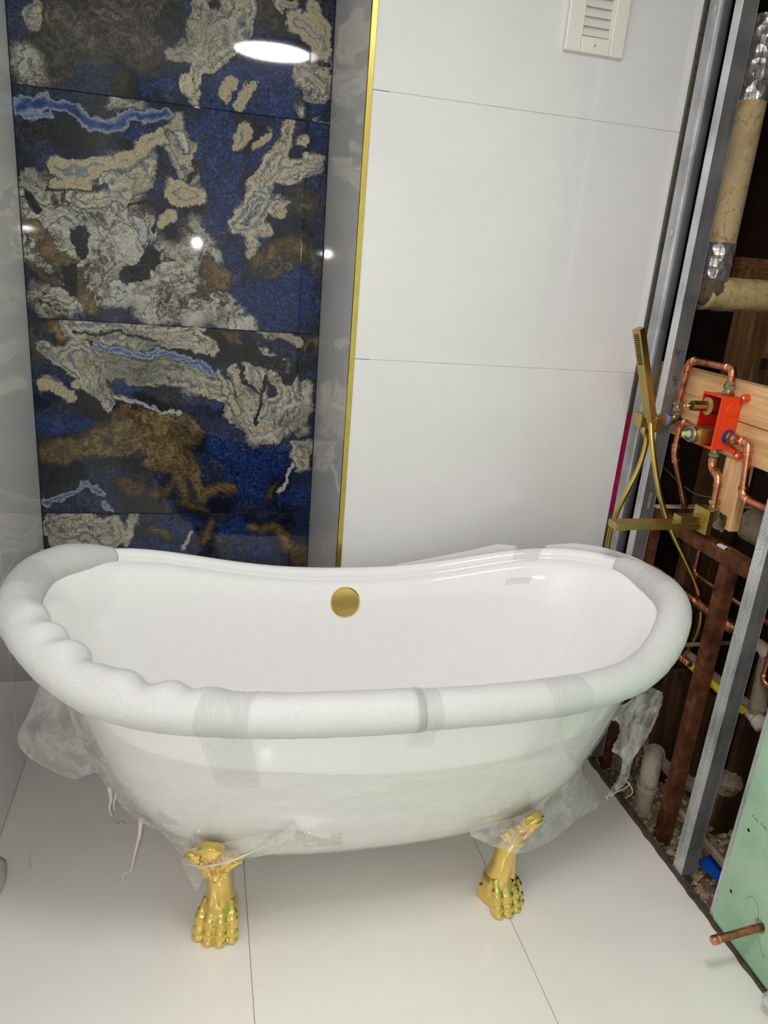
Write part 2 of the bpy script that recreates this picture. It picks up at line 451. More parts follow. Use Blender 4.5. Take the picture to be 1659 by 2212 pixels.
GROW = dict(cream=1.25, crack=1.2, brown=1.1, agate=1.15, azure=1.1)
def marble(name, strokes, seed):
    t = NT(name)
    sep = t.new('ShaderNodeSeparateXYZ'); t.set(sep.inputs[0], t.pos())
    cmb = t.new('ShaderNodeCombineXYZ'); t.set(cmb.inputs[0], sep.outputs[0]); t.set(cmb.inputs[1], sep.outputs[2])
    v = cmb.outputs[0]
    vs = t.vmath('ADD', v, (seed * 3.7, seed * 1.3, seed))
    def cn(scale, det, amp, rough=0.55):
        return t.vmath('SCALE', t.vmath('SUBTRACT', t.noise(vs, scale, det, rough, color=True), (0.5, 0.5, 0.5)), scale=amp)
    flow = t.vmath('ADD', cn(5, 2, 0.085), cn(17, 4, 0.065, 0.6))
    fine = cn(60, 4, 0.016, 0.65)
    w = t.vmath('MULTIPLY', t.vmath('ADD', v, t.vmath('ADD', flow, fine)), (1, 1, 0))
    def field(key, k=0.012):
        d = 9.0
        for (x0, z0, x1, z1, r) in strokes.get(key, []):
            n = t.new('ShaderNodeGroup'); n.node_tree = CAPS
            t.set(n.inputs['P'], w); n.inputs['A'].default_value = (x0, z0, 0); n.inputs['B'].default_value = (x1, z1, 0)
            n.inputs['R'].default_value = r * GROW.get(key, 1.0); n.inputs['K'].default_value = k; t.set(n.inputs['D'], d)
            d = n.outputs[0]
        return d
    ws = t.vmath('ADD', vs, t.vmath('SCALE', flow, scale=2.2))
    wst = t.vmath('ADD', vs, t.vmath('SCALE', flow, scale=4.0))
    n_lo = t.noise(ws, 7, 5, 0.6); n_hi = t.noise(ws, 46, 7, 0.72); n_vhi = t.noise(vs, 150, 4, 0.7)
    # ground: near black, navy and olive with fine pale squiggles
    col = t.ramp(n_lo, [(0.30, (10, 10, 14)), (0.43, (10, 17, 44)), (0.52, (20, 30, 52)), (0.60, (16, 24, 62)), (0.72, (34, 36, 32))])
    sq = t.mapr(t.math('ABSOLUTE', t.math('SUBTRACT', n_hi, 0.5)), 0.0, 0.035, 0.5, 0.0)
    col = t.mix(t.math('MULTIPLY', sq, t.mapr(n_lo, 0.42, 0.62)), col, lin((86, 108, 164)))
    def layer(col, key, colour, soft=0.004, line=0.008, linecol=(12, 14, 22), fuzz=0.0):
        if not strokes.get(key): return col
        d = field(key)
        if fuzz: d = t.math('ADD', d, t.math('MULTIPLY', t.math('SUBTRACT', n_hi, 0.5), fuzz))
        rim = t.mapr(d, line, line * 0.3, smooth=True)
        col = t.mix(t.math('MULTIPLY', rim, 0.85), col, lin(linecol))
        return t.mix(t.mapr(d, soft, -soft, smooth=True), col, colour(d))
    def c_blue(d):
        s = t.noise(wst, 24, 6, 0.65)
        c = t.ramp(s, [(0.32, (6, 10, 24)), (0.43, (8, 24, 64)), (0.50, (14, 52, 132)), (0.56, (8, 26, 76)), (0.64, (22, 60, 118)), (0.74, (96, 126, 162))])
        sw = t.math('SINE', t.math('MULTIPLY', t.noise(wst, 8, 4, 0.6), 70.0))
        c = t.mix(t.mapr(sw, 0.70, 1.0, 0, 0.55), c, lin((58, 96, 166)))
        c = t.mix(t.mapr(sw, -0.55, -1.0, 0, 0.8), c, lin((6, 8, 18)))
        return t.mix(t.mapr(n_vhi, 0.60, 0.70, 0, 0.6), c, lin((128, 148, 190)))
    def c_azure(d):
        s = t.noise(wst, 13, 5, 0.55); b = t.mapr(d, 0.0, -0.012)
        c = t.ramp(s, [(0.32, (18, 36, 92)), (0.5, (36, 66, 142)), (0.68, (82, 114, 176))])
        return t.mix(b, lin((170, 182, 190)), c)
    def c_cream(d):
        sn = t.math('SINE', t.math('ADD', t.math('MULTIPLY', d, 300.0), t.math('MULTIPLY', n_lo, 22.0)))
        b = t.math('ADD', t.math('MULTIPLY', sn, 0.22), t.math('ADD', t.math('MULTIPLY', t.noise(wst, 11, 5, 0.6), 0.9), -0.02))
        c = t.ramp(b, [(0.12, (112, 122, 136)), (0.30, (160, 160, 148)), (0.46, (196, 190, 166)), (0.60, (214, 208, 186)), (0.74, (182, 156, 108)), (0.9, (150, 158, 170))])
        c = t.mix(t.mapr(t.noise(ws, 4.5, 3, 0.55), 0.46, 0.66, 0, 0.62), c, lin((86, 88, 80)))
        e = t.voro(ws, 13, 'DISTANCE_TO_EDGE')
        c = t.mix(t.mapr(e, 0.0, 0.035, 0.85, 0.0), c, lin((34, 36, 40)))
        return t.mix(t.mapr(n_hi, 0.34, 0.26, 0, 0.7), c, lin((60, 62, 60)))
    def c_agate(d):
        b = t.math('ADD', t.math('MULTIPLY', t.math('SINE', t.math('ADD', t.math('MULTIPLY', d, 260.0), t.math('MULTIPLY', n_lo, 9.0))), 0.42), 0.5)
        return t.ramp(b, [(0.0, (104, 118, 132)), (0.25, (162, 160, 146)), (0.5, (212, 204, 176)), (0.75, (182, 156, 106)), (1.0, (204, 198, 176))])
    def c_brown(d):
        c = t.ramp(n_hi, [(0.30, (26, 20, 14)), (0.42, (86, 68, 40)), (0.52, (136, 112, 70)), (0.62, (168, 146, 102)), (0.76, (206, 194, 166))])
        return t.mix(t.mapr(n_lo, 0.58, 0.46, 0, 0.55), c, lin((40, 34, 26)))
    def c_olive(d):
        return t.ramp(n_hi, [(0.30, (16, 16, 18)), (0.45, (54, 50, 42)), (0.55, (88, 82, 68)), (0.66, (128, 122, 110)), (0.76, (180, 176, 168))])
    def c_crack(d):
        m = t.math('ADD', t.math('MULTIPLY', n_hi, 0.62), t.math('MULTIPLY', n_lo, 0.42))
        c = t.ramp(m, [(0.36, (18, 18, 18)), (0.44, (66, 60, 48)), (0.485, (140, 136, 118)), (0.55, (192, 190, 178)), (0.66, (222, 220, 212))])
        e = t.voro(ws, 9, 'DISTANCE_TO_EDGE')
        return t.mix(t.mapr(e, 0.0, 0.05, 0.8, 0.0), c, lin((26, 24, 22)))
    def c_white(d):
        return t.ramp(n_hi, [(0.35, (150, 156, 164)), (0.6, (214, 212, 204))])
    def c_black(d): return t.ramp(n_hi, [(0.4, (8, 9, 14)), (0.7, (30, 32, 40))])
    col = layer(col, 'olive', c_olive, soft=0.03, line=0.002, fuzz=0.08)
    col = layer(col, 'crack', c_crack, soft=0.014, line=0.008, fuzz=0.10)
    col = layer(col, 'blue', c_blue, soft=0.014, line=0.012, fuzz=0.10)
    col = layer(col, 'brown', c_brown, soft=0.010, line=0.008, fuzz=0.07)
    col = layer(col, 'cream', c_cream, soft=0.004, line=0.006, fuzz=0.02)
    col = layer(col, 'black', c_black, soft=0.005, line=0.002, fuzz=0.02)
    col = layer(col, 'azure', c_azure, soft=0.003, line=0.008, fuzz=0.03)
    col = layer(col, 'agate', c_agate, soft=0.004, line=0.005, fuzz=0.015)
    col = layer(col, 'white', c_white, soft=0.003, line=0.006, fuzz=0.02)
    # fine mineral grain and hair veins over everything
    col = t.mix(1.0, col, t.ramp(n_vhi, [(0.30, (196, 196, 196)), (0.5, (248, 248, 248)), (0.7, (255, 255, 255))]), 'MULTIPLY')
    hv = t.mapr(t.math('ABSOLUTE', t.math('SUBTRACT', t.noise(ws, 21, 5, 0.6), 0.5)), 0.0, 0.007, 0.55, 0.0)
    col = t.mix(t.math('MULTIPLY', hv, t.mapr(n_lo, 0.40, 0.55)), col, lin((150, 158, 172)))
    dk = t.mapr(t.math('ABSOLUTE', t.math('SUBTRACT', t.noise(wst, 12, 5, 0.62), 0.47)), 0.0, 0.010, 0.6, 0.0)
    col = t.mix(dk, col, lin((12, 13, 20)))
    t.p(Base_Color=col, Roughness=0.035)
    t.b.inputs['IOR'].default_value = 1.5
    return t.m

MS = [
 dict(cream=[(-0.443, 0.552, -0.380, 0.567, 0.0466), (-0.388, 0.536, -0.298, 0.519, 0.0445), (-0.446, 0.496, -0.370, 0.479, 0.0276), (-0.218, 0.583, -0.242, 0.486, 0.0114)],
      agate=[(-0.369, 0.512, -0.320, 0.487, 0.0126)],
      blue=[(-0.125, 0.534, -0.021, 0.550, 0.0381), (0.107, 0.533, 0.194, 0.465, 0.0521), (-0.199, 0.469, -0.052, 0.451, 0.0320), (-0.250, 0.591, -0.268, 0.478, 0.0170), (0.340, 0.574, 0.340, 0.574, 0.0287)],
      brown=[(0.168, 0.541, 0.238, 0.569, 0.0139), (0.238, 0.569, 0.273, 0.532, 0.0139), (0.273, 0.532, 0.301, 0.467, 0.0139), (0.337, 0.463, 0.347, 0.419, 0.0291), (-0.161, 0.534, -0.110, 0.518, 0.0131), (0.026, 0.575, 0.009, 0.484, 0.0090)],
      white=[(-0.029, 0.534, -0.044, 0.492, 0.0075), (-0.044, 0.492, -0.055, 0.468, 0.0075)], olive=[(0.069, 0.566, 0.054, 0.483, 0.0151)]),
 dict(cream=[(-0.363, 1.173, -0.142, 1.173, 0.0333), (-0.142, 1.173, -0.007, 1.162, 0.0333), (-0.455, 1.117, -0.419, 1.086, 0.0202), (-0.381, 1.088, -0.332, 1.028, 0.0387), (-0.332, 1.028, -0.292, 0.976, 0.0387), (-0.264, 1.080, -0.144, 1.064, 0.0344), (-0.144, 1.064, -0.048, 1.047, 0.0344), (-0.048, 1.047, 0.047, 1.008, 0.0344),
             (-0.316, 1.098, -0.183, 1.118, 0.0209), (0.113, 1.091, 0.136, 1.019, 0.0314), (0.136, 1.019, 0.159, 0.961, 0.0314), (0.156, 1.093, 0.180, 0.991, 0.0259), (0.093, 0.951, 0.153, 0.892, 0.0289), (0.153, 0.892, 0.176, 0.862, 0.0289), (0.240, 0.948, 0.197, 0.886, 0.0358),
             (0.273, 1.054, 0.284, 0.980, 0.0296), (0.284, 0.980, 0.226, 0.933, 0.0296), (0.236, 1.082, 0.176, 1.123, 0.0293), (0.299, 0.966, 0.243, 0.880, 0.0331), (0.338, 1.035, 0.330, 0.951, 0.0135), (0.330, 0.951, 0.321, 0.882, 0.0135), (0.321, 0.819, 0.331, 0.763, 0.0246), (0.174, 1.201, 0.290, 1.179, 0.0128)],
      agate=[(-0.469, 1.005, -0.387, 0.972, 0.0154), (0.079, 0.980, 0.108, 0.936, 0.0129), (0.049, 1.073, 0.061, 1.001, 0.0099)],
      black=[(0.028, 1.185, 0.063, 1.152, 0.0194), (0.063, 1.152, 0.220, 1.118, 0.0194), (0.335, 1.167, 0.281, 1.055, 0.0147), (0.281, 1.055, 0.247, 1.097, 0.0147), (0.100, 1.119, 0.121, 1.048, 0.0057), (0.121, 1.048, 0.172, 1.006, 0.0057), (0.199, 1.080, 0.178, 0.961, 0.0058), (0.178, 0.961, 0.176, 0.908, 0.0058), (-0.364, 1.156, -0.313, 1.155, 0.0038), (-0.313, 1.155, -0.248, 1.175, 0.0038), (-0.248, 1.175, -0.142, 1.162, 0.0038),
             (-0.348, 0.964, -0.290, 0.923, 0.0238), (-0.456, 0.675, -0.378, 0.752, 0.0161), (-0.289, 0.768, -0.191, 0.785, 0.0220), (-0.251, 0.654, -0.138, 0.623, 0.0197), (-0.187, 0.977, -0.077, 0.967, 0.0300)],
      azure=[(-0.327, 1.131, -0.262, 1.125, 0.0091), (-0.262, 1.125, -0.184, 1.102, 0.0091), (-0.184, 1.102, -0.143, 1.113, 0.0091), (-0.143, 1.113, -0.132, 1.124, 0.0091), (-0.123, 1.114, -0.062, 1.089, 0.0108), (-0.062, 1.089, -0.007, 1.085, 0.0108), (-0.007, 1.085, 0.035, 1.055, 0.0108), (-0.475, 0.633, -0.403, 0.653, 0.0094), (-0.403, 0.653, -0.358, 0.692, 0.0094), (-0.358, 0.692, -0.314, 0.653, 0.0094), (-0.315, 0.622, -0.287, 0.615, 0.0070)],
      blue=[(-0.279, 1.016, -0.186, 1.006, 0.0239), (-0.457, 0.875, -0.311, 0.898, 0.0262), (0.036, 0.949, 0.036, 0.949, 0.0172), (0.051, 0.844, 0.125, 0.799, 0.0378), (0.185, 0.777, 0.277, 0.778, 0.0543), (0.112, 0.728, 0.188, 0.681, 0.0449), (0.312, 0.657, 0.345, 0.641, 0.0345), (0.266, 0.649, 0.266, 0.649, 0.0249), (-0.334, 0.676, -0.294, 0.622, 0.0165), (-0.138, 0.615, -0.073, 0.639, 0.0116), (0.317, 0.913, 0.311, 0.874, 0.0122),
            (0.086, 1.002, 0.115, 0.952, 0.0072), (0.211, 0.947, 0.285, 0.957, 0.0089)],
      brown=[(-0.463, 0.787, -0.354, 0.819, 0.0317), (-0.354, 0.819, -0.244, 0.874, 0.0317), (-0.202, 0.911, -0.049, 0.879, 0.0494), (-0.287, 0.821, -0.092, 0.825, 0.0355), (-0.150, 0.771, -0.079, 0.757, 0.0339), (-0.236, 0.700, -0.194, 0.685, 0.0196), (-0.043, 0.796, -0.028, 0.711, 0.0158), (-0.028, 0.711, 0.008, 0.663, 0.0158), (0.008, 0.663, 0.089, 0.704, 0.0158), (-0.072, 0.726, -0.051, 0.647, 0.0101), (-0.051, 0.647, 0.008, 0.623, 0.0101), (-0.152, 0.659, -0.101, 0.675, 0.0086), (-0.101, 0.675, -0.065, 0.726, 0.0086),
             (0.048, 1.172, 0.090, 1.161, 0.0223), (0.320, 1.166, 0.349, 1.182, 0.0147), (-0.420, 1.179, -0.391, 1.128, 0.0177), (0.233, 0.698, 0.227, 0.657, 0.0077)],
      white=[(0.296, 0.763, 0.276, 0.714, 0.0077), (0.276, 0.714, 0.259, 0.668, 0.0077), (-0.241, 0.982, -0.119, 0.943, 0.0054), (-0.119, 0.943, -0.049, 0.938, 0.0054)], olive=[(-0.478, 1.156, -0.469, 1.103, 0.0250)]),
 dict(crack=[(-0.441, 1.534, -0.346, 1.519, 0.0550), (-0.346, 1.519, -0.223, 1.530, 0.0550), (-0.437, 1.414, -0.303, 1.400, 0.0560), (-0.303, 1.400, -0.175, 1.461, 0.0560), (-0.422, 1.251, -0.307, 1.298, 0.0500), (-0.307, 1.298, -0.139, 1.323, 0.0500), (-0.190, 1.384, -0.047, 1.369, 0.0592), (-0.047, 1.369, -0.007, 1.332, 0.0592), (-0.141, 1.256, -0.007, 1.252, 0.0397), (0.048, 1.269, 0.118, 1.218, 0.0467), (-0.020, 1.474, 0.020, 1.400, 0.0343), (-0.238, 1.803, -0.167, 1.800, 0.0168)],
      olive=[(0.294, 1.422, 0.225, 1.389, 0.0566), (0.301, 1.579, 0.301, 1.579, 0.0416), (-0.230, 1.329, -0.020, 1.318, 0.0386)],
      blue=[(0.031, 1.760, 0.070, 1.693, 0.0512), (0.070, 1.693, 0.058, 1.606, 0.0512), (0.085, 1.547, 0.046, 1.505, 0.0400), (0.162, 1.690, 0.212, 1.780, 0.0319), (0.087, 1.431, 0.095, 1.353, 0.0190), (0.095, 1.353, 0.123, 1.301, 0.0190), (0.172, 1.291, 0.298, 1.341, 0.0478), (0.230, 1.239, 0.329, 1.287, 0.0487), (-0.144, 1.740, -0.230, 1.684, 0.0222), (0.334, 1.745, 0.319, 1.780, 0.0273), (-0.020, 1.766, -0.007, 1.685, 0.0202), (-0.138, 1.407, -0.138, 1.407, 0.0156)],
      azure=[(-0.467, 1.742, -0.403, 1.764, 0.0173), (-0.403, 1.764, -0.346, 1.760, 0.0173), (-0.346, 1.760, -0.300, 1.731, 0.0173), (-0.300, 1.731, -0.247, 1.726, 0.0173), (-0.247, 1.731, -0.180, 1.770, 0.0157), (-0.180, 1.770, -0.094, 1.786, 0.0157), (-0.452, 1.722, -0.394, 1.725, 0.0093)],
      brown=[(-0.452, 1.461, -0.413, 1.403, 0.0169), (-0.413, 1.403, -0.367, 1.344, 0.0169), (-0.367, 1.344, -0.303, 1.233, 0.0169), (-0.464, 1.362, -0.406, 1.316, 0.0098), (0.007, 1.360, 0.061, 1.350, 0.0215), (0.061, 1.350, 0.007, 1.293, 0.0215), (-0.170, 1.667, -0.113, 1.714, 0.0112), (0.169, 1.412, 0.278, 1.460, 0.0221)],
      black=[(-0.454, 1.688, -0.314, 1.686, 0.0186), (-0.314, 1.686, -0.206, 1.693, 0.0186), (-0.443, 1.510, -0.464, 1.543, 0.0120), (-0.403, 1.567, -0.295, 1.572, 0.0060), (-0.295, 1.572, -0.247, 1.564, 0.0060), (-0.373, 1.350, -0.369, 1.306, 0.0174), (-0.338, 1.447, -0.346, 1.396, 0.0148), (-0.114, 1.655, -0.106, 1.614, 0.0088), (-0.116, 1.540, -0.136, 1.476, 0.0077), (-0.138, 1.388, -0.204, 1.331, 0.0260), (-0.007, 1.661, -0.071, 1.594, 0.0039), (-0.071, 1.594, -0.135, 1.551, 0.0039), (-0.135, 1.551, -0.205, 1.526, 0.0039)],
      cream=[(-0.063, 1.766, -0.063, 1.766, 0.0150), (-0.076, 1.713, -0.058, 1.685, 0.0327), (-0.052, 1.650, -0.045, 1.627, 0.0230), (-0.428, 1.559, -0.461, 1.579, 0.0263), (-0.234, 1.578, -0.158, 1.633, 0.0323), (-0.321, 1.545, -0.223, 1.549, 0.0245), (0.228, 1.776, 0.221, 1.709, 0.0160), (0.215, 1.684, 0.177, 1.618, 0.0322), (0.249, 1.663, 0.324, 1.680, 0.0271), (0.178, 1.568, 0.126, 1.512, 0.0379), (0.233, 1.560, 0.233, 1.560, 0.0247), (0.146, 1.488, 0.208, 1.500, 0.0095), (0.147, 1.462, 0.141, 1.429, 0.0137), (0.273, 1.739, 0.273, 1.739, 0.0135)],
      agate=[(-0.389, 1.621, -0.330, 1.609, 0.0191), (-0.330, 1.609, -0.269, 1.619, 0.0191), (-0.269, 1.619, -0.207, 1.646, 0.0191), (-0.207, 1.646, -0.132, 1.706, 0.0191), (-0.132, 1.706, -0.107, 1.723, 0.0191), (-0.391, 1.580, -0.307, 1.582, 0.0108), (-0.071, 1.581, -0.033, 1.573, 0.0334), (-0.091, 1.518, -0.111, 1.491, 0.0155), (0.114, 1.769, 0.093, 1.731, 0.0169), (0.175, 1.762, 0.147, 1.737, 0.0105)],
      white=[(-0.057, 1.732, -0.039, 1.693, 0.0076), (-0.174, 1.498, -0.163, 1.436, 0.0114)]),
 dict(olive=[(-0.370, 1.942, -0.163, 1.949, 0.0685), (-0.254, 2.000, -0.126, 2.029, 0.0534), (-0.444, 1.837, -0.352, 1.860, 0.0411), (-0.202, 1.835, -0.202, 1.835, 0.0241), (0.164, 2.059, 0.191, 2.019, 0.0328)],
      crack=[(-0.434, 1.823, -0.459, 1.867, 0.0275)],
      blue=[(0.068, 1.868, 0.208, 1.897, 0.0431), (0.043, 1.814, 0.236, 1.836, 0.0382), (0.261, 1.880, 0.231, 1.957, 0.0290), (0.341, 1.867, 0.341, 1.867, 0.0269), (-0.130, 1.833, -0.069, 1.851, 0.0196), (-0.313, 1.832, -0.313, 1.832, 0.0118), (0.179, 1.984, 0.155, 1.947, 0.0153)],
      cream=[(0.023, 2.039, -0.007, 1.970, 0.0319), (0.096, 2.050, 0.066, 1.991, 0.0373), (0.066, 1.991, 0.017, 1.940, 0.0373), (-0.062, 1.939, -0.007, 1.937, 0.0220), (-0.007, 1.904, -0.013, 1.830, 0.0149), (-0.038, 1.872, -0.034, 1.844, 0.0112), (0.285, 1.913, 0.326, 1.900, 0.0317), (0.282, 1.834, 0.282, 1.834, 0.0147), (-0.418, 1.983, -0.431, 1.955, 0.0157), (0.214, 2.072, 0.252, 2.083, 0.0127), (0.335, 1.971, 0.310, 1.945, 0.0132)],
      agate=[(0.260, 2.040, 0.306, 2.018, 0.0284), (0.316, 2.081, 0.331, 2.038, 0.0182), (0.331, 2.038, 0.321, 1.986, 0.0182), (0.131, 1.870, 0.096, 1.826, 0.0167), (0.080, 1.876, 0.053, 1.849, 0.0114)],
      azure=[(0.330, 1.812, 0.357, 1.821, 0.0108)],
      black=[(0.340, 2.073, 0.347, 2.040, 0.0104), (0.329, 1.970, 0.329, 1.970, 0.0132), (0.041, 2.051, 0.041, 2.051, 0.0111), (-0.067, 2.016, -0.091, 1.981, 0.0241)]),
]
for i, d in enumerate(MS): M['marble%d' % i] = marble('blue_marble_print_%s' % 'abcd'[i], d, i + 1)

# ---------------------------------------------------------------- room shell
XL, XN, XE, XR = -0.488, 0.362, 1.162, 1.200          # left wall, niche return, end of white wall, stud face
YN, YW, YF = 2.385, 1.850, -1.30                      # niche back, white wall, wall behind the camera
ZC = 2.40
def struct(name, mb, mat, **kw):
    return tag(mb.build(name, mat, **kw), kind='structure')

floor = struct('floor', MB().box(XL - .03, 1.185, YF, YN + .03, -0.06, -0.0014), M['grout_floor'])
G = 0.0007
xs = [-0.5, 0.104, 0.708, 1.312]; ysf = [-1.70, -0.504, 0.70, 1.896, 2.5]
for i in range(3):
    for j in range(4):
        x0, x1 = max(xs[i], XL) + (G if xs[i] > XL else 0), min(xs[i + 1], 1.190) - G
        y0, y1 = max(ysf[j], YF) + G, min(ysf[j + 1], YN) - G
        MB().box(x0, x1, y0, y1, -0.009, 0).build('floor_tile', M['tile_floor'], floor, bevel=0.0007, seg=1)

rows = [0.0, 0.6, 1.2, 1.8, 2.4]
wl = struct('wall_left', MB().box(XL - .06, XL - .0012, YF, YN + .1, 0, ZC), M['grout_white'])
for k in range(4):
    for y0, y1 in ((YF, -0.516), (-0.516, 0.684), (0.684, 1.884), (1.884, YN)):
        MB().box(XL - .009, XL, y0 + G, y1 - (0 if y1 == YN else G), rows[k] + G, rows[k + 1] - G).build('wall_tile', M['tile_grey'], wl, bevel=0.0006, seg=1)
wn = struct('wall_niche', MB().box(XL, XN, YN + .0015, YN + .06, 0, ZC), M['grout_dark'])
for k in range(4):
    tag(MB().box(XL + .002, XN - .002, YN, YN + .009, rows[k] + G * 1.2, rows[k + 1] - G * 1.2).build('marble_tile', M['marble%d' % k], wn, bevel=0.0008, seg=1),
        'glossy tile printed with blue, cream and brown agate swirls')
wr = struct('wall_return', MB().box(XN + .0012, XN + .05, YW + .012, YN + .06, 0, ZC), M['grout_white'])
for k in range(4):
    MB().box(XN, XN + .009, YW + .004, YN, rows[k] + G, rows[k + 1] - G).build('wall_tile', M['tile_grey'], wr, bevel=0.0006, seg=1)
wb = struct('wall_back', MB().box(XN + .05, XE - .002, YW + .0012, YW + .05, 0, ZC), M['grout_white'])
for k in range(4):
    MB().box(XN + .011, XE, YW, YW + .009, rows[k] + G, rows[k + 1] - G).build('wall_tile', M['tile_white'], wb, bevel=0.0006, seg=1)
struct('ceiling', MB().box(XL - .06, 2.0, YF, 2.6, ZC, ZC + .05), M['paint'])
struct('wall_front', MB().box(XL - .06, 2.0, YF - .05, YF, 0, ZC), M['paint'])
struct('wall_cavity_side', MB().box(1.90, 1.95, YF, 2.6, -0.4, ZC), M['brownwall'])
struct('wall_cavity_end', MB().box(XE - .1, 1.95, 2.52, 2.6, -0.4, ZC), M['darkwall'])
tr = empty('trim_1', (XN, YW, 0)); tr['kind'] = 'structure'
for z0, z1 in ((0.0, 0.6965), (0.6975, ZC)):
    m = MB().prism([(XN - .002, YW - .0025, z0), (XN + .011, YW - .0025, z0), (XN + .011, YW + .001, z0), (XN + .001, YW + .001, z0), (XN + .001, YW + .010, z0), (XN - .002, YW + .010, z0)], (0, 0, z1 - z0))
    m.build('gold_corner_strip', M['gold_trim'], tr, bevel=0.0006)

# ---------------------------------------------------------------- round ceiling lamp
lc = (0.345, 0.480, ZC)
cl = empty('ceiling_light', lc, 'round flush white ceiling lamp above the bathtub', 'lamp')
MB().lathe([(0.0, 0), (0.195, 0), (0.200, 0.004), (0.200, 0.022), (0.190, 0.026), (0.188, 0.02), (0.0, 0.02)], lc, (0, 0, -1), 48).build('housing', M['vent'], cl, smooth=False)
MB().lathe([(0.187, 0.0205), (0.186, 0.0255), (0.0, 0.0265)], lc, (0, 0, -1), 48).build('diffuser', M['lamp'], cl)

# ---------------------------------------------------------------- wall vent
vx0, vx1, vz0, vz1 = 0.8155, 0.9660, 1.934, 2.240
ve = empty('wall_vent', (0.89, YW, vz0), 'white louvred vent cover high on the white tiled wall', 'vent')
ix0, ix1, iz0, iz1 = 0.856, 0.9305, vz0 + 0.034, vz1 - 0.034
m = MB()
fy0, fy1 = YW - 0.014, YW
m.box(vx0, ix0, fy0, fy1, vz0, vz1); m.box(ix1, vx1, fy0, fy1, vz0, vz1); m.box(ix0, ix1, fy0, fy1, vz0, iz0); m.box(ix0, ix1, fy0, fy1, iz1, vz1)
m.build('frame', M['vent'], ve, bevel=0.0025)
MB().box(ix0, ix1, YW - .0012, YW - .0002, iz0, iz1).build('back_plate', M['galv_dark'], ve)
MB().box(ix1 - .007, ix1, YW - .010, YW - .0015, iz0, iz1).build('side_rail', M['vent'], ve, bevel=0.0008)
zz = iz0 + 0.002
while zz < iz1 - 0.01:
    MB().prism([(ix0, YW - .0125, zz), (ix0, YW - .0112, zz - .001), (ix0, YW - .0016, zz + .0205), (ix0, YW - .0028, zz + .0215)], (ix1 - .007 - ix0, 0, 0)).build('slat', M['vent'], ve)
    zz += 0.0195
sc_ = MB().lathe([(0.0, 0), (0.0036, 0), (0.0036, .001), (0.0022, .0016), (0.0, .0017)], (0.889, fy0, vz0 + .017), (0, -1, 0), 16).build('screw', M['galv'], ve)
MB().box(0.8865, 0.8915, fy0 - .0019, fy0 - .0012, vz0 + .0165, vz0 + .0175).build('screw_slot', M['black'], sc_)

# ---------------------------------------------------------------- bathtub
TUB = [0.3621, 1.4247, 0.6977, 0.3231, 2.4905, 0.647, 0.1093, 1.2377, 0.0373, 0.0407, -0.0157, 0.0127, -0.0288, 5.4773, 0.0165]
CX, CY, TA, TB = TUB[:4]; ZB = 0.188
def rim(th, f=1.0, fb=None):
    """point of the rim line at angle th (radians), shrunk towards the axis by f"""
    _, _, a, b, n, z0, dz, g, _, _, tx, rot, ty, gf, dzf = TUB
    fb = f if fb is None else fb
    c, s = math.cos(th), math.sin(th)
    x = a * math.copysign(abs(c) ** (2 / n), c); y = b * math.copysign(abs(s) ** (2 / n), s)
    u = min(1, abs(x / a))
    zb_ = dz * (1 - math.cos(math.pi * u ** g)) / 2; zf = dzf + (dz - dzf) * (1 - math.cos(math.pi * u ** gf)) / 2
    k = (1 + y / b) / 2; k = k * k * (3 - 2 * k)
    z = z0 + zb_ * k + zf * (1 - k) + tx * x + ty * y + 0.020 * k
    x *= f; y *= fb
    return V((CX + x * math.cos(rot) - y * math.sin(rot), CY + x * math.sin(rot) + y * math.cos(rot), z))
R = math.radians
NT_ = 160
# outer profile: (height fraction above the base, long-axis factor, short-axis factor)
OUT = [(0.985, 0.985, 0.975), (0.95, 0.965, 0.94), (0.88, 0.94, 0.905), (0.78, 0.915, 0.875), (0.66, 0.885, 0.84), (0.54, 0.855, 0.80), (0.42, 0.825, 0.755), (0.30, 0.785, 0.70),
       (0.19, 0.735, 0.635), (0.10, 0.675, 0.56), (0.045, 0.61, 0.49), (0.012, 0.52, 0.40), (0.0, 0.40, 0.28), (0.0, 0.18, 0.12), (0.0, 0.01, 0.01)]
INN = [(0.985, 0.957, 0.915), (0.95, 0.935, 0.875), (0.88, 0.905, 0.84), (0.78, 0.87, 0.805), (0.66, 0.835, 0.765), (0.54, 0.79, 0.71), (0.42, 0.74, 0.645), (0.30, 0.675, 0.56),
       (0.20, 0.59, 0.46), (0.14, 0.50, 0.37), (0.105, 0.38, 0.27), (0.09, 0.2, 0.14), (0.088, 0.01, 0.01)]
def body_pt(th, prof, off=0.0):
    s, fa, fb = prof
    p = rim(th, fa, fb); zr = p.z
    p.z = ZB + (zr - ZB) * s; p.x += 0.020 * (1 - s)
    if off:
        q = rim(th, fa + .01, fb + .01); q.x += 0.020 * (1 - s); d = V((q.x - p.x, q.y - p.y, 0)).normalized(); p = p + d * off
    return p
def body_at(th, s, off=0.0):
    for (s0, a0, b0), (s1, a1, b1) in zip(OUT[:-1], OUT[1:]):
        if s0 >= s >= s1:
            t = (s0 - s) / (s0 - s1 + 1e-9)
            return body_pt(th, (s, a0 + (a1 - a0) * t, b0 + (b1 - b0) * t), off)
    return body_pt(th, OUT[0] if s > 0.9 else OUT[-1], off)
THS = [2 * math.pi * i / NT_ for i in range(NT_)]
def lip(th, k, n=9):
    """rolled lip section: goes from the outside over the top to the inside"""
    a = R(-35 + 250 * k / (n - 1)); c = rim(th); q = rim(th, 1.02, 1.04)
    d = V((q.x - c.x, q.y - c.y, 0)).normalized(); r = 0.0185
    return c + d * (r * math.cos(a)) + V((0, 0, r * math.sin(a) * 0.95))
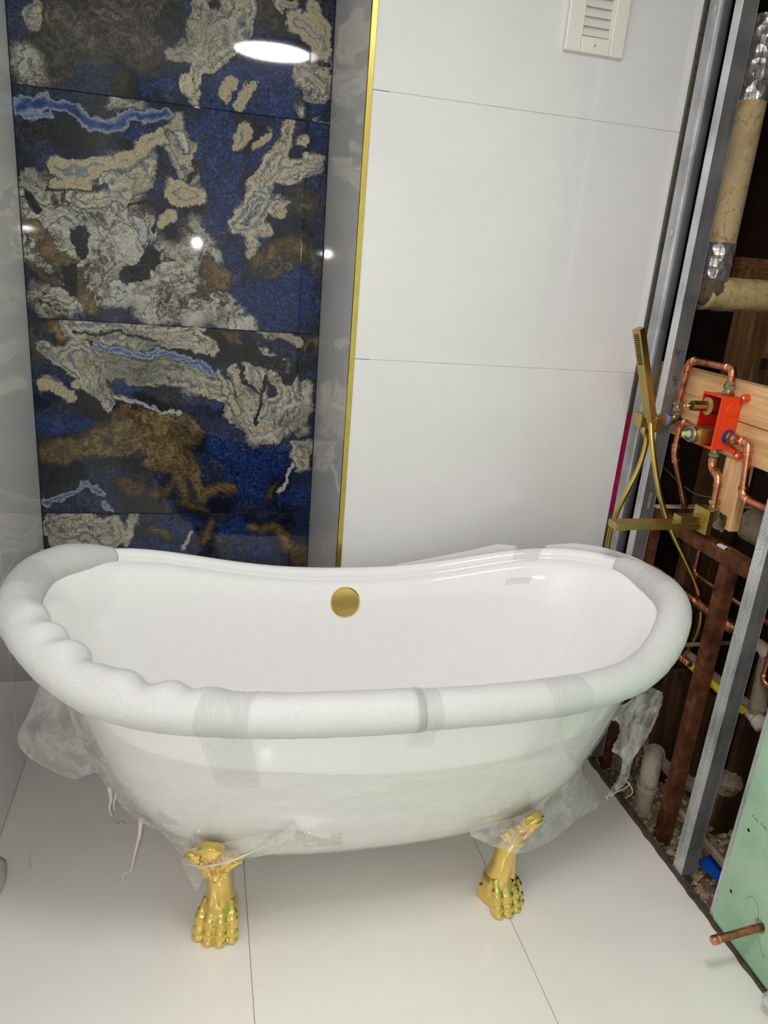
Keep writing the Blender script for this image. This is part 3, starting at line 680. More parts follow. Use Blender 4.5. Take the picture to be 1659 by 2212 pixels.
tub = empty('bathtub', (CX, CY, 0), 'white double-slipper clawfoot bathtub with golden lion-paw feet', 'bathtub')
rows_ = [[body_pt(t, p) for t in THS] for p in reversed(INN)]
rows_ += [[lip(t, k) for t in THS] for k in range(8, -1, -1)]
rows_ += [[body_pt(t, p) for t in THS] for p in OUT]
MB().grid(rows_, closed=True).build('tub_shell', M['enamel'], tub, smooth=True)
# overflow cap on the far inside wall
oc = V((0.3601, 1.6940, 0.6008))
cap = MB().lathe([(0, 0.0), (0.036, 0.0), (0.0385, 0.004), (0.0395, 0.009), (0.0385, 0.0125), (0.0365, 0.014), (0.0352, 0.0128), (0.0, 0.0128)], oc + V((0, 0.012, -0.002)), (-0.02, -1, 0.30), 48).build('overflow_cap', M['gold'], tub)
autosmooth(cap, 30)

# ---- claw feet: primitives fused with a voxel remesh, then frozen
def fused(mb, voxel, smooth_it=6):
    o = mb.build('claw_draft', None, smooth=True)
    r = o.modifiers.new('r', 'REMESH'); r.mode = 'VOXEL'; r.voxel_size = voxel
    s = o.modifiers.new('s', 'SMOOTH'); s.factor = 0.5; s.iterations = smooth_it
    dg = bpy.context.evaluated_depsgraph_get()
    me = bpy.data.meshes.new_from_object(o.evaluated_get(dg))
    bpy.data.objects.remove(o)
    me.polygons.foreach_set('use_smooth', [True] * len(me.polygons))
    me.materials.clear(); me.materials.append(M['gold'])
    return me
def paw_mesh():
    m = MB()                                   # the foot points to -y, its sole at z = 0
    m.ball((0, 0.010, 0.052), 0.042, 0.046, 0.050)
    m.box(-0.036, 0.036, -0.010, 0.044, 0.003, 0.040)
    for x, y, r in ((-0.034, -0.014, 0.0150), (-0.0118, -0.024, 0.0160), (0.0118, -0.024, 0.0160), (0.034, -0.014, 0.0150)):
        m.tube(catmull([(x * 0.50, 0.006, 0.098), (x * 0.75, y + .014, 0.082), (x * 0.95, y + .002, 0.062), (x, y - .003, 0.050)], 5), [r * 0.35] * 5 + [r * 0.62] * 5 + [r * 0.85] * 5 + [r * 0.95], 14)
        m.ball((x, y - .005, 0.051), r * 0.98, r * 0.98, r * 0.80)
        m.tube([(x, y - .004, 0.05), (x * 1.05, y - .008, 0.03), (x * 1.08, y - .008, 0.008)], r * 0.88, 12)
        m.ball((x * 1.07, y - .012, 0.024), r * 1.02, r * 1.05, r * 0.95)
        m.ball((x * 1.09, y - .016, 0.009), r * 0.96, r * 1.10, r * 0.60)
    return fused(m, 0.0020, 7)
def shank_mesh():
    m = MB()
    m.tube([(0, 0.018, 0.050), (0, 0.012, 0.085), (0, 0.006, 0.12), (0, 0.004, 0.16), (0, -0.004, 0.19), (0, -0.014, 0.225)], [0.038, 0.0325, 0.0285, 0.0285, 0.030, 0.034], 22)
    for x in (-0.010, 0.010):
        m.tube([(x * 1.3, -0.016, 0.080), (x, -0.0185, 0.105), (x * 0.9, -0.021, 0.135)], [0.009, 0.0065, 0.003], 10)
    return fused(m, 0.003, 8)
def leaf_mesh():
    """acanthus crest: a scalloped fan that laps up onto the tub"""
    yy = lambda z: -0.016 - 0.50 * max(0, z - 0.195)
    half = [(0.0, 0.164), (0.010, 0.170), (0.017, 0.180), (0.024, 0.178), (0.030, 0.192), (0.034, 0.212), (0.044, 0.226), (0.058, 0.236), (0.062, 0.243), (0.052, 0.247),
            (0.046, 0.252), (0.050, 0.262), (0.047, 0.270), (0.036, 0.267), (0.026, 0.272), (0.028, 0.286), (0.024, 0.299), (0.014, 0.308), (0.0, 0.311)]
    out = half + [(-x, z) for x, z in half[-2:0:-1]]
    m = MB().prism([(x, yy(z) - .012 + 2.8 * x * x, z) for x, z in out], (0, 0.020, 0.004))
    m.tube([(0, yy(z) - .012, z) for z in (0.172, 0.20, 0.235, 0.265, 0.285)], [0.003, 0.008, 0.0095, 0.008, 0.004], 12)
    m.ball((0, yy(.292) - .012, 0.292), 0.019, 0.007, 0.014)
    for sx in (-1, 1):
        m.tube(catmull([(0.006 * sx, yy(.178) - .012, 0.178), (0.016 * sx, yy(.21) - .013, 0.21), (0.024 * sx, yy(.245) - .011, 0.245), (0.043 * sx, yy(.264) - .002, 0.265)], 6), [0.003] * 6 + [0.007] * 6 + [0.007] * 6 + [0.003], 10)
        m.tube(catmull([(0.014 * sx, yy(.184) - .009, 0.184), (0.028 * sx, yy(.208) - .009, 0.210), (0.040 * sx, yy(.232) - .004, 0.232), (0.056 * sx, yy(.24) + .006, 0.241)], 6), [0.003] * 6 + [0.006] * 6 + [0.006] * 6 + [0.003], 10)
    return fused(m, 0.0020, 3)
PAW, SHANK, LEAF = paw_mesh(), shank_mesh(), leaf_mesh()
feet = [((0.039, 1.300), -14, 1.0, 'golden lion-paw foot at the near left', -0.014), ((0.700, 1.272), 26, 0.97, 'golden lion-paw foot at the near right', 0.008),
        ((0.030, 1.570), 194, 1.0, None, 0.0), ((0.705, 1.580), 154, 1.0, None, 0.0)]
for (fx, fy), ang, s, lb, dy in feet:
    mw = Matrix.Translation((fx, fy, 0)) @ Matrix.Rotation(R(ang), 4, 'Z') @ Matrix.Scale(s, 4)
    leg = bpy.data.objects.new('leg', SHANK); COL.objects.link(leg); leg.parent = tub
    leg.matrix_parent_inverse = Matrix.Translation(tub.location).inverted(); leg.matrix_basis = mw
    if lb: leg['label'] = lb
    for nm, me in (('paw', PAW), ('acanthus_leaf', LEAF)):
        o = bpy.data.objects.new(nm, me); COL.objects.link(o); o.parent = leg
        if nm == 'acanthus_leaf': o.location.y = dy

# ---------------------------------------------------------------- foam sleeves round the rim
def foam_pt(th, ph, r, sx=1.0, dz=0.0):
    c = rim(th); q = rim(th, 1.02, 1.04)
    d = V((q.x - c.x, q.y - c.y, 0)).normalized()
    return c + d * (r * sx * math.cos(ph)) + V((0, 0, r * math.sin(ph) + dz))
def foam_r(deg, ph):
    """radius of the foam roll: lumpy on its inner top edge where it was squeezed round the left curve"""
    t = R(deg); base = 0.0373
    lump = 0.5 + 0.5 * math.sin(deg * 0.62 + 1.3 * math.sin(deg * 0.21))
    inner = max(0.0, math.sin(ph - R(55))) if R(55) < ph < R(235) else 0.0
    zone = max(0.0, 1 - ((deg - 222) / 32) ** 2)
    r = base * (1 + 0.035 * nz((deg * 0.09, math.cos(ph), math.sin(ph)), 1.0))
    return r + inner * (0.004 + zone * (0.016 * lump + 0.006 * nz((deg * 0.23, 2.2, 0.7)))) + 0.0012 * nz((deg * 0.5, ph * 2, 3.1))
def sleeve(name, d0, d1, label, taper0=0.0, taper1=0.0, grow=1.0):
    n = int(abs(d1 - d0) * 1.4); m = 22; rows_ = []
    for i in range(n + 1):
        dg = d0 + (d1 - d0) * i / n; k = 1.0
        if taper0 and dg - d0 < taper0: k = 0.52 + 0.48 * math.sin((dg - d0) / taper0 * math.pi / 2)
        if taper1 and d1 - dg < taper1: k = 0.60 + 0.40 * math.sin((d1 - dg) / taper1 * math.pi / 2)
        rows_.append([foam_pt(R(dg), 2 * math.pi * j / m, foam_r(dg, 2 * math.pi * j / m) * k * grow) for j in range(m)])
    mb = MB().grid(rows_, closed=True)
    mb.f.append(list(range(m))[::-1]); mb.f.append(list(range(n * m, (n + 1) * m)))
    return tag(mb.build(name, M['foam'], smooth=True), label, 'foam', 'foam sleeves on the tub rim')
JT = 270.65
sleeve('foam_sleeve', 139, JT, 'long white foam sleeve over the left and front rim of the tub', taper0=16, grow=1.02)
sleeve('foam_sleeve', JT + .15, 377, 'white foam sleeve over the right end of the tub rim', taper1=22, grow=0.97)
# flat foam tucked behind the far rim
def back_strip(name, d0, d1, tops, label):
    n = 40; rows_ = []
    for i in range(n + 1):
        t = i / n; dg = d0 + (d1 - d0) * t
        k = t * (len(tops) - 1); a = int(min(k, len(tops) - 2)); top = tops[a] + (tops[a + 1] - tops[a]) * (k - a)
        c = rim(R(dg)); q = rim(R(dg), 1.02, 1.04); d = V((q.x - c.x, q.y - c.y, 0)).normalized()
        rows_.append([c + d * 0.021 + V((0, 0, -0.05)), c + d * 0.0245 + V((0, 0, 0.0)), c + d * 0.023 + V((0, 0, top - .002)), c + d * 0.026 + V((0, 0, top)), c + d * 0.029 + V((0, 0, top - .002)),
                      c + d * 0.031 + V((0, 0, 0.0)), c + d * 0.028 + V((0, 0, -0.05))])
    mb = MB().grid(rows_, closed=True); mb.f.append(list(range(7))[::-1]); mb.f.append(list(range(n * 7, n * 7 + 7)))
    return tag(mb.build(name, M['foam'], smooth=True), label, 'foam', 'foam strips behind the far rim')
back_strip('foam_strip', 81.87, 54.20, [0.012, 0.019, 0.024, 0.028, 0.034, 0.021], 'thin white foam strip tucked behind the far rim, next to the gold trim')
back_strip('foam_strip', 46.36, 1.00, [0.018, 0.027, 0.027, 0.024, 0.023, 0.020], 'thin white foam strip behind the far right rim, below the hand shower')

# ---------------------------------------------------------------- stretch film
def band(name, d0, d1, label, grow, tail=None, a0=0.0, a1=360.0):
    n = max(6, int(abs(d1 - d0) * 3)); m = 26; rows_ = []
    for i in range(n + 1):
        dg = d0 + (d1 - d0) * i / n
        rows_.append([foam_pt(R(dg), R(a0 + (a1 - a0) * j / m), foam_r(dg, R(a0 + (a1 - a0) * j / m) % (2 * math.pi)) * grow + 0.0011 + 0.0005 * math.sin(i * 2.1)) for j in range(m + 1)])
    t = empty(name, rim(R((d0 + d1) / 2)), label, 'film strap', 'clear film straps on the tub')
    MB().grid(rows_).build('film_loop', M['film_strap'], t, smooth=True)
    if tail:
        rows_ = []
        for i in range(n + 1):
            dg = d0 + (d1 - d0) * i / n
            dt = tail[0] + (tail[1] - tail[0]) * i / n
            top = foam_pt(R(dg), R(-62), 0.0385); bot = body_at(R(dt), tail[2], 0.007)
            rows_.append([top.lerp(bot, j / 12) + V((0, -0.0016 * math.sin(i * 1.9 + j * .3), 0)) for j in range(13)])
        MB().grid(rows_).build('film_tail', M['film_strap'], t, smooth=True)
    return t
band('film_strap', 243.94, 251.77, 'clear pleated film strap round the front foam, above the left golden foot', 1.02, (240.97, 249.75, 0.60))
band('film_strap', 270.18, 272.20, 'narrow clear film strap over the joint of the two front foam sleeves', 1.02, (270.18, 273.03, 0.78))
band('film_strap', 287.28, 295.23, 'clear film strap round the front foam, right of the joint, above the right foot', 0.975, (290.01, 299.39, 0.62))
band('film_strap', 171, 183, 'wrinkled clear film strap at the left tip of the tub', 1.02)
band('film_strap', 352, 362, 'wrinkled clear film strap at the right tip of the tub', 0.975)
tb = empty('film_strap', rim(R(49.92)), 'clear film strap over the bare far rim between the two foam strips', 'film strap', 'clear film straps on the tub')
rows_ = []
for i in range(13):
    dg = 53.60 + (45.41 - 53.60) * i / 12; c = rim(R(dg)); q = rim(R(dg), 1.02, 1.04); d = V((q.x - c.x, q.y - c.y, 0)).normalized()
    rows_.append([c + d * (0.0315 * math.cos(R(a))) + V((0, 0, 0.0245 * math.sin(R(a)))) for a in range(-30, 200, 12)] + [body_pt(R(dg), INN[2]) - d * 0.003])
MB().grid(rows_).build('film_loop', M['film_strap'], tb, smooth=True)

ff = empty('stretch_film', (CX, 1.25, 0.2), 'clear crinkled stretch film wrapped round the belly of the tub, torn at its edges', 'plastic film')
# belly wrap
rows_ = []
N1, N2 = 240, 40
for i in range(N1 + 1):
    dg = 188 + (352 - 188) * i / N1; u = abs(math.cos(R(dg)))
    st_ = 0.635 + 0.21 * u ** 2.2 + 0.012 * nz((dg * 0.08, 1.1, 0)) + (0.03 * max(0, math.cos(R((dg - 250) * 4))) if 228 < dg < 272 else 0)
    row = []
    for j in range(N2 + 1):
        k = j / N2
        if k < 0.9:
            s = st_ + (0.055 - st_) * (k / 0.9); p = body_at(R(dg), s)
            off = 0.003 + 0.0032 * abs(nz((dg * 0.05, s * 34 + dg * .035, 0.3))) + 0.0022 * nz((dg * 0.22, s * 60, 1.3))
            p = body_at(R(dg), s, max(0.0015, off))
        else:
            e = (k - 0.9) / 0.1; p = body_at(R(dg), 0.055, 0.003)
            p = p + V((0.004 * nz((dg * .3, 5, e)), 0.018 * e, -(0.012 + 0.016 * max(0, nz((dg * 0.13, 7.7, 0))) + 0.006 * nz((dg * .9, 2, 0))) * e))
        row.append(p)
    rows_.append(row)
MB().grid(rows_).build('belly_wrap', M['film_wrap'], ff, smooth=True)

def sheet(name, A, B, mat, n=34, m=14, amp=0.006, fr=16.0, parent=ff, ragged=0.0):
    a, b = catmull(A, 12), catmull(B, 12); rows_ = []
    def at(P, t):
        k = t * (len(P) - 1); i = int(min(k, len(P) - 2)); return P[i].lerp(P[i + 1], k - i)
    for i in range(n + 1):
        p, q = at(a, i / n), at(b, i / n); d = (q - p); nn = d.cross(at(a, min(1, i / n + .03)) - at(a, max(0, i / n - .03)))
        nn = nn.normalized() if nn.length > 1e-9 else V((0, -1, 0)); row = []
        for j in range(m + 1):
            k = j / m; x = p.lerp(q, k); w = math.sin(math.pi * k) ** 0.5
            x = x + nn * amp * w * (nz(x, fr) + 0.6 * nz(x, fr * 2.6))
            if ragged: x = x + d.normalized() * ragged * nz((i * .9, k * 2, 4)) * abs(2 * k - 1)
            row.append(x)
        rows_.append(row)
    return MB().grid(rows_).build(name, mat, parent, smooth=True)
sheet('loose_flap', [(-0.3236, 1.4600, 0.5509), (-0.3489, 1.4500, 0.4876), (-0.3692, 1.4300, 0.4443), (-0.3522, 1.4200, 0.4045), (-0.2990, 1.4100, 0.3652), (-0.2599, 1.4000, 0.3515), (-0.2102, 1.3800, 0.3823)],
      [(-0.2596, 1.4000, 0.5345), (-0.2508, 1.3800, 0.5112), (-0.2419, 1.3700, 0.4845), (-0.2310, 1.3600, 0.4630), (-0.2215, 1.3600, 0.4376), (-0.2135, 1.3600, 0.4187), (-0.2036, 1.3600, 0.3972)], M['film_loose'], amp=0.012)
sheet('edge_flap', [(-0.2594, 1.3600, 0.5841), (-0.2386, 1.3500, 0.4930), (-0.2058, 1.3500, 0.4030), (-0.1606, 1.3400, 0.3228), (-0.1240, 1.3300, 0.2855), (-0.0792, 1.3200, 0.2587), (-0.0431, 1.3000, 0.2211), (-0.0173, 1.2800, 0.2120)],
      [(-0.2225, 1.3000, 0.6101), (-0.1876, 1.2800, 0.5388), (-0.1470, 1.2700, 0.4685), (-0.1006, 1.2600, 0.4005), (-0.0568, 1.2500, 0.3534), (-0.0122, 1.2500, 0.3134), (0.0151, 1.2350, 0.2885), (0.0334, 1.2250, 0.2719)], M['film_loose'], amp=0.008)
sheet('front_flap', [(-0.0312, 1.2700, 0.2187), (0.0107, 1.2300, 0.2442), (0.0605, 1.2100, 0.2683), (0.1158, 1.2100, 0.2748), (0.1925, 1.2200, 0.2692), (0.2927, 1.2300, 0.2537)],
      [(-0.0305, 1.2500, 0.2747), (0.0151, 1.2300, 0.2990), (0.0685, 1.2050, 0.3266), (0.1224, 1.2000, 0.3414), (0.1872, 1.2000, 0.3390), (0.2844, 1.2050, 0.3164)], M['film_loose'], amp=0.004)
sheet('torn_corner', [(-0.0407, 1.2800, 0.2238), (-0.0298, 1.2850, 0.1804), (-0.0147, 1.2900, 0.1355), (-0.0090, 1.2900, 0.1256)], [(0.0155, 1.2500, 0.2241), (0.0120, 1.2600, 0.2026), (0.0045, 1.2800, 0.1616), (-0.0051, 1.2900, 0.1250)], M['film_loose'], n=14, m=8, amp=0.004)
sheet('fold_peak', [(0.1278, 1.2000, 0.3154), (0.1535, 1.1900, 0.3465), (0.1768, 1.1850, 0.3697), (0.1851, 1.1850, 0.3470), (0.2004, 1.2000, 0.2964)], [(0.1372, 1.2000, 0.3095), (0.1559, 1.1950, 0.3163), (0.1725, 1.1900, 0.3303), (0.1813, 1.1900, 0.3199), (0.1939, 1.2000, 0.2925)], M['film_torn'], n=18, m=6, amp=0.003)
sheet('right_flap', [(0.5762, 1.2150, 0.2628), (0.6183, 1.2000, 0.2458), (0.6651, 1.2000, 0.2242), (0.7059, 1.2100, 0.2027), (0.7888, 1.2400, 0.1995), (0.8770, 1.2800, 0.2176), (0.9444, 1.3100, 0.2196), (0.9551, 1.3400, 0.2351), (0.9279, 1.3600, 0.2607)],
      [(0.5603, 1.2050, 0.2938), (0.5995, 1.2000, 0.3058), (0.6415, 1.2000, 0.3131), (0.6891, 1.2100, 0.3137), (0.7358, 1.2300, 0.3202), (0.7775, 1.2500, 0.3308), (0.8151, 1.2700, 0.3363), (0.8475, 1.2900, 0.3430), (0.8688, 1.3000, 0.3592)], M['film_loose'], n=50, m=18, amp=0.010)
sheet('torn_strip', [(0.9397, 1.3600, 0.4375), (0.9922, 1.3700, 0.4160), (1.0116, 1.3800, 0.3739), (1.0004, 1.3800, 0.3269), (1.0352, 1.3850, 0.2978), (1.0465, 1.3900, 0.2562), (1.0386, 1.3900, 0.2168), (1.0194, 1.3900, 0.1724)],
      [(1.0638, 1.3600, 0.5159), (1.1028, 1.3700, 0.4848), (1.1095, 1.3800, 0.4204), (1.1017, 1.3850, 0.3629), (1.0853, 1.3850, 0.3226), (1.0740, 1.3900, 0.2777), (1.0726, 1.3900, 0.2205), (1.0372, 1.3900, 0.1705)], M['film_torn'], n=60, m=16, amp=0.014, ragged=0.006)
def strand(name, pts, r): return MB().tube(catmull(pts, 6), [float(x) for x in np.interp(np.linspace(0, 1, (len(pts) - 1) * 6 + 1), np.linspace(0, 1, len(r)), r)], 7).build(name, M['film_strand'], ff, smooth=True)
strand('strand', [(-0.1210, 1.3300, 0.2971), (-0.1248, 1.3300, 0.2554), (-0.1316, 1.3350, 0.2212), (-0.1380, 1.3350, 0.1910), (-0.1461, 1.3400, 0.1496), (-0.1606, 1.3400, 0.1416), (-0.1660, 1.3400, 0.1207)], [.006, .004, .0028, .0024, .002, .0016, .0008])
strand('strand', [(-0.1853, 1.3600, 0.3560), (-0.1827, 1.3600, 0.3262), (-0.1872, 1.3600, 0.3029), (-0.1833, 1.3600, 0.2821)], [.005, .0035, .002, .001])
strand('strand', [(-0.1712, 1.3600, 0.3404), (-0.1776, 1.3600, 0.3138), (-0.1764, 1.3600, 0.2933)], [.003, .002, .001])
strand('strand', [(-0.0329, 1.2620, 0.2266), (0.0106, 1.2220, 0.2532), (0.0601, 1.2030, 0.2786), (0.1098, 1.2000, 0.3015), (0.1501, 1.1960, 0.3277)], [.0012, .0026, .0026, .002, .001])
strand('strand', [(1.0229, 1.3900, 0.1750), (1.0451, 1.3900, 0.1842), (1.0723, 1.3900, 0.1959), (1.0823, 1.3900, 0.2123)], [.0016, .0012, .0012, .0008])
strand('strand', [(1.0735, 1.3900, 0.2161), (1.0929, 1.3900, 0.1879), (1.0933, 1.3900, 0.1731), (1.0763, 1.3900, 0.1632)], [.002, .0012, .0012, .0008])
strand('strand', [(1.0196, 1.3900, 0.1782), (1.0286, 1.3900, 0.1597)], [.003, .001])

# ---------------------------------------------------------------- scraps on the floor
rows_ = []
for i in range(9):
    t = i / 8
    rows_.append([V((-0.482 + 0.034 * k / 6 * (0.55 + 0.45 * math.sin(math.pi * (0.12 + 0.8 * t))) * 1.15, 1.44 + 0.125 * t, 0.003 + 0.012 * math.sin(math.pi * k / 6) + 0.004 * nz((t * 4, k, 1)))) for k in range(7)])
ms = MB().grid(rows_).build('foam_scrap', M['foam'], smooth=True)
sd = ms.modifiers.new('thick', 'SOLIDIFY'); sd.thickness = 0.003; sd.offset = 1
tag(ms, 'white foam scrap lying on the floor against the left wall', 'scrap')
tag(MB().bar((-0.407, 1.586, 0.0009), (-0.395, 1.537, 0.0009), 0.0022, 0.0014).build('plastic_sliver', M['white_plastic']), 'thin white plastic sliver on the floor left of the tub', 'scrap')
mb = MB().tube(catmull([(-0.2288, 1.6674, 0.0030), (-0.2119, 1.6584, 0.0030), (-0.2021, 1.6508, 0.0040)], 4), 0.002, 8); mb.ball((-0.1979, 1.6553, 0.0040), 0.006, 0.006, 0.004)
tag(mb.build('film_scrap', M['film_strand'], smooth=True), 'small crumpled bit of film on the floor behind the left foot', 'scrap')

# ---------------------------------------------------------------- metal framing of the open right wall
T1 = 0.0009
def cstud(name, y0, fl, label, z0=0.006, z1=ZC - .004, slots=(), dots=False, web=0.041, x0=XR):
    """C stud: flange towards the room on x = x0, web towards the camera at y0"""
    t = empty(name, (x0, y0, z0), label, 'metal stud', 'steel studs of the open wall')
    m = MB().box(x0, x0 + T1, y0, y0 + fl, z0, z1)
    m.box(x0 + T1, x0 + .007, y0 + fl - T1, y0 + fl, z0, z1)
    m.build('room_flange', M['galv_dots'] if dots else M['galv'], t, bevel=0.0003, seg=1)
    m = MB(); zz = z0; xa, xb = x0 + T1, x0 + web - T1
    for s0, s1, u, v in slots:
        m.box(xa, xb, y0, y0 + T1, zz, s0); m.box(xa, xa + u, y0, y0 + T1, s0, s1); m.box(xa + v, xb, y0, y0 + T1, s0, s1); zz = s1
    m.box(xa, xb, y0, y0 + T1, zz, z1)
    m.build('web', M['galv_dark'], t)
    m = MB().box(x0 + web - T1, x0 + web, y0, y0 + fl, z0, z1); m.box(x0 + web - .007, x0 + web - T1, y0 + fl - T1, y0 + fl, z0, z1)
    m.build('rear_flange', M['galv'], t)
    return t
sB = cstud('metal_stud', 1.753, 0.030, 'steel stud with handwritten measurements behind the hand shower', slots=((0.838, 0.886, 0.016, 0.026),))
sC = cstud('metal_stud', 1.270, 0.036, 'dimpled steel stud standing on the floor edge right of the tub', dots=True)
sD = cstud('metal_stud', 1.112, 0.042, 'steel stud along the edge of the green board', dots=True)
# end stud of the white tiled wall, with its rolled face
sA = empty('metal_stud', (1.178, 1.862, 0.006), 'bright and dark rolled steel stud beside the end of the white tiled wall', 'metal stud', 'steel studs of the open wall')
MB().box(1.1855, 1.2135, 1.862, 1.863, 0.006, ZC - .004).build('room_flange', M['galv'], sA)
MB().box(1.2125, 1.2150, 1.858, 1.864, 0.006, ZC - .004).build('bright_edge', M['galv'], sA, bevel=0.0006)
poly = [(1.2155 + 0.019 - 0.019 * math.cos(R(a)), 1.876 - 0.013 * math.sin(R(a)), 0.006) for a in range(0, 181, 15)]
o = MB().prism(poly + [(1.2535, 1.89, 0.006), (1.2155, 1.89, 0.006)], (0, 0, ZC - .012)).build('rolled_web', M['galv_dark'], sA); autosmooth(o, 35)
for px in ((1.2009, 1.8605, 1.5678), (1.2024, 1.8605, 2.0742)):
    MB().ball(px, 0.006, 0.002, 0.008, 10, 6).build('plaster_splash', M['gypsum'], sA, smooth=True)
# board edge between tile and stud: grey above, magenta below
bb = empty('backer_board', (1.164, 1.86, 0.006), 'rough board edge with magenta paint at the end of the white tiles', 'board')
m = MB(); n = 60
for i in range(n):
    z0, z1 = 1.09 + (ZC - 1.10) * i / n, 1.09 + (ZC - 1.10) * (i + 1) / n
    m.box(1.1605, 1.1740 + 0.003 * nz((i * .7, 1, 1)), 1.8605, 1.8755, z0, z1)
m.build('rough_edge', M['backer_grey'], bb)
MB().box(1.1715, 1.1850, 1.8645, 1.8755, 0.80, ZC - .01).build('dark_gap', M['dark_mortar'], bb)
M['magenta'] = plain('magenta_paint', (158, 12, 78), 0.5, var=0.2, nscale=60)
MB().box(1.1610, 1.1840, 1.8590, 1.8755, 0.79, 1.088).build('painted_edge', M['magenta'], bb, bevel=0.001)
MB().box(1.1610, 1.1840, 1.8600, 1.8755, 0.006, 0.789).build('lower_edge', M['dark_mortar'], bb, bevel=0.001)
# handwriting on the stud web: 14" and 35 1/2
def ink(strokes, name, o, k, rot):
    m = MB(); c, s = math.cos(R(rot)), math.sin(R(rot))
    for st_ in strokes:
        pts = [(o[0] + k * (x * c - z * s), 1.7526, o[2] + k * (x * s + z * c)) for x, z in st_]
        m.tube(pts, 0.0008, 6)
    return m.build(name, M['marker'], sB)
ink([[(0, 10), (1.5, 0)], [(3, 10), (4, 4), (6.5, 5.5)], [(7, 10), (6.6, -3)], [(9, 9.5), (9.3, 7.5)], [(11, 9), (11.3, 7)]], 'ink_writing', (1.2069, 1.7526, 1.2652), 0.00165, -14)
ink([[(0, 12), (2, 14), (4, 13), (2.5, 10), (4.5, 8), (3, 5), (0.5, 6)], [(9.5, 13), (6.5, 13), (6, 9.5), (8.5, 9), (9, 6), (6, 5)], [(14, 12), (8, -2)], [(11, 10), (11.5, 6)], [(12.5, 4), (14.5, 4), (13, 1), (12, -1.5), (16, -1.5)]], 'ink_writing', (1.2111, 1.7526, 1.1936), 0.00135, -14)
for k in range(9):
    MB().ball((1.222 + 0.006 * math.sin(k * 2.4), 1.7526, 1.13 + 0.008 * k * (1 if k % 2 else .6)), 0.0009, 0.0004, 0.0012, 6, 4).build('speck', M['gypsum'], sB)

# bottom track and broken mortar along the floor edge
tk = struct('trim_2', MB().box(1.191, 1.2005, -1.2, 1.86, -0.03, 0.005), M['dark_mortar'])
rows_ = []
for i in range(90):
    y = 0.95 + 0.9 * i / 89
    rows_.append([V((1.187 + 0.004 * nz((y * 30, 0, 0)), y, 0.0005)), V((1.192 + 0.005 * nz((y * 22, 1, 0)), y, 0.006 + 0.004 * nz((y * 40, 2, 0)))), V((1.205, y, 0.007 + 0.006 * nz((y * 26, 3, 0)))), V((1.212 + 0.008 * nz((y * 18, 5, 0)), y, 0.004 * nz((y * 30, 6, 0)))), V((1.216, y, -0.05))])
MB().grid(rows_).build('mortar_ridge', M['dark_mortar'], tk)

# ---------------------------------------------------------------- green board
gb = empty('gypsum_board', (1.196, 1.13, 0.012), 'green moisture-resistant wallboard at the right edge, printed at its border', 'wallboard')
XB = 1.190; hy, hz = 1.007, 0.128
m = MB(); hr = 0.0165
ring = [(hy + hr * math.cos(2 * math.pi * k / 24), hz + hr * math.sin(2 * math.pi * k / 24)) for k in range(24)]
sq = []
for k in range(24):
    c, s = math.cos(2 * math.pi * k / 24), math.sin(2 * math.pi * k / 24); f = 0.04 / max(abs(c), abs(s)); sq.append((hy + f * c, hz + f * s))
for k in range(24):
    j = (k + 1) % 24
    m.add([(XB, *ring[k]), (XB, *ring[j]), (XB, *sq[j]), (XB, *sq[k])], [(0, 1, 2, 3)])
y0, y1, z0, z1 = YF, 1.1325, 0.022, ZC - 0.002
for a, b, c, d in ((y0, hy - .04, z0, z1), (hy + .04, y1, z0, z1), (hy - .04, hy + .04, z0, hz - .04), (hy - .04, hy + .04, hz + .04, z1)):
    m.add([(XB, a, c), (XB, b, c), (XB, b, d), (XB, a, d)], [(0, 1, 2, 3)])
m.add([(XB, y0, z0), (XB, y1, z0), (XB + .005, y1, z0 - .012), (XB + .005, y0, z0 - .012)], [(0, 1, 2, 3)])
m.build('face_paper', M['green'], gb, recalc=False)
MB().box(XB + .0086, XB + .0096, y0, y1 - .004, z0, z1).build('back_paper', M['green'], gb)
MB().box(XB + .0002, XB + .0086, y1 - .004, y1, z0, z1).build('cut_edge', M['gypsum'], gb)
mm_ = MB()
for k in range(24):
    j = (k + 1) % 24
    mm_.add([(XB, *ring[k]), (XB, *ring[j]), (XB + .009, *ring[j]), (XB + .009, *ring[k])], [(0, 1, 2, 3)])
mm_.build('pipe_hole', M['gypsum'], gb)
for p in ((1.1900, 1.1041, 0.3017), (1.1900, 1.1031, 0.1276)):
    MB().lathe([(0, -0.0006), (0.0036, -0.0004), (0.0042, 0.0002)], p, (-1, 0, 0), 14).build('screw', M['black'], gb)
tc = bpy.data.curves.new('print_text', 'FONT'); tc.body = 'X (UL TYPE'; tc.size = 0.0085; tc.extrude = 0.0001; tc.space_character = 1.1
to = bpy.data.objects.new('print_text', tc); COL.objects.link(to)
to.matrix_world = Matrix(((0, 0, -1, XB - .0002), (-1, 0, 0, 1.107), (0, 1, 0, 0.3385), (0, 0, 0, 1)))
dg = bpy.context.evaluated_depsgraph_get(); me = bpy.data.meshes.new_from_object(to.evaluated_get(dg)); mw = to.matrix_world.copy(); bpy.data.objects.remove(to)
me.transform(mw); me.materials.clear(); me.materials.append(M['ink_green'])
po = bpy.data.objects.new('printed_text', me); COL.objects.link(po); po.parent = gb; po.matrix_parent_inverse = Matrix.Translation(gb.location).inverted()
for k, (yy, zz) in enumerate(((1.03, 0.15), (0.99, 0.09))):
    pts = [(XB - .0002, yy + .03 * math.cos(a * .5) * (1 - a * .08), zz + .02 * math.sin(a * .7 + k)) for a in range(8)]
    MB().tube(catmull(pts, 4), 0.0003, 5).build('pencil_scribble', M['ink_green'], gb)
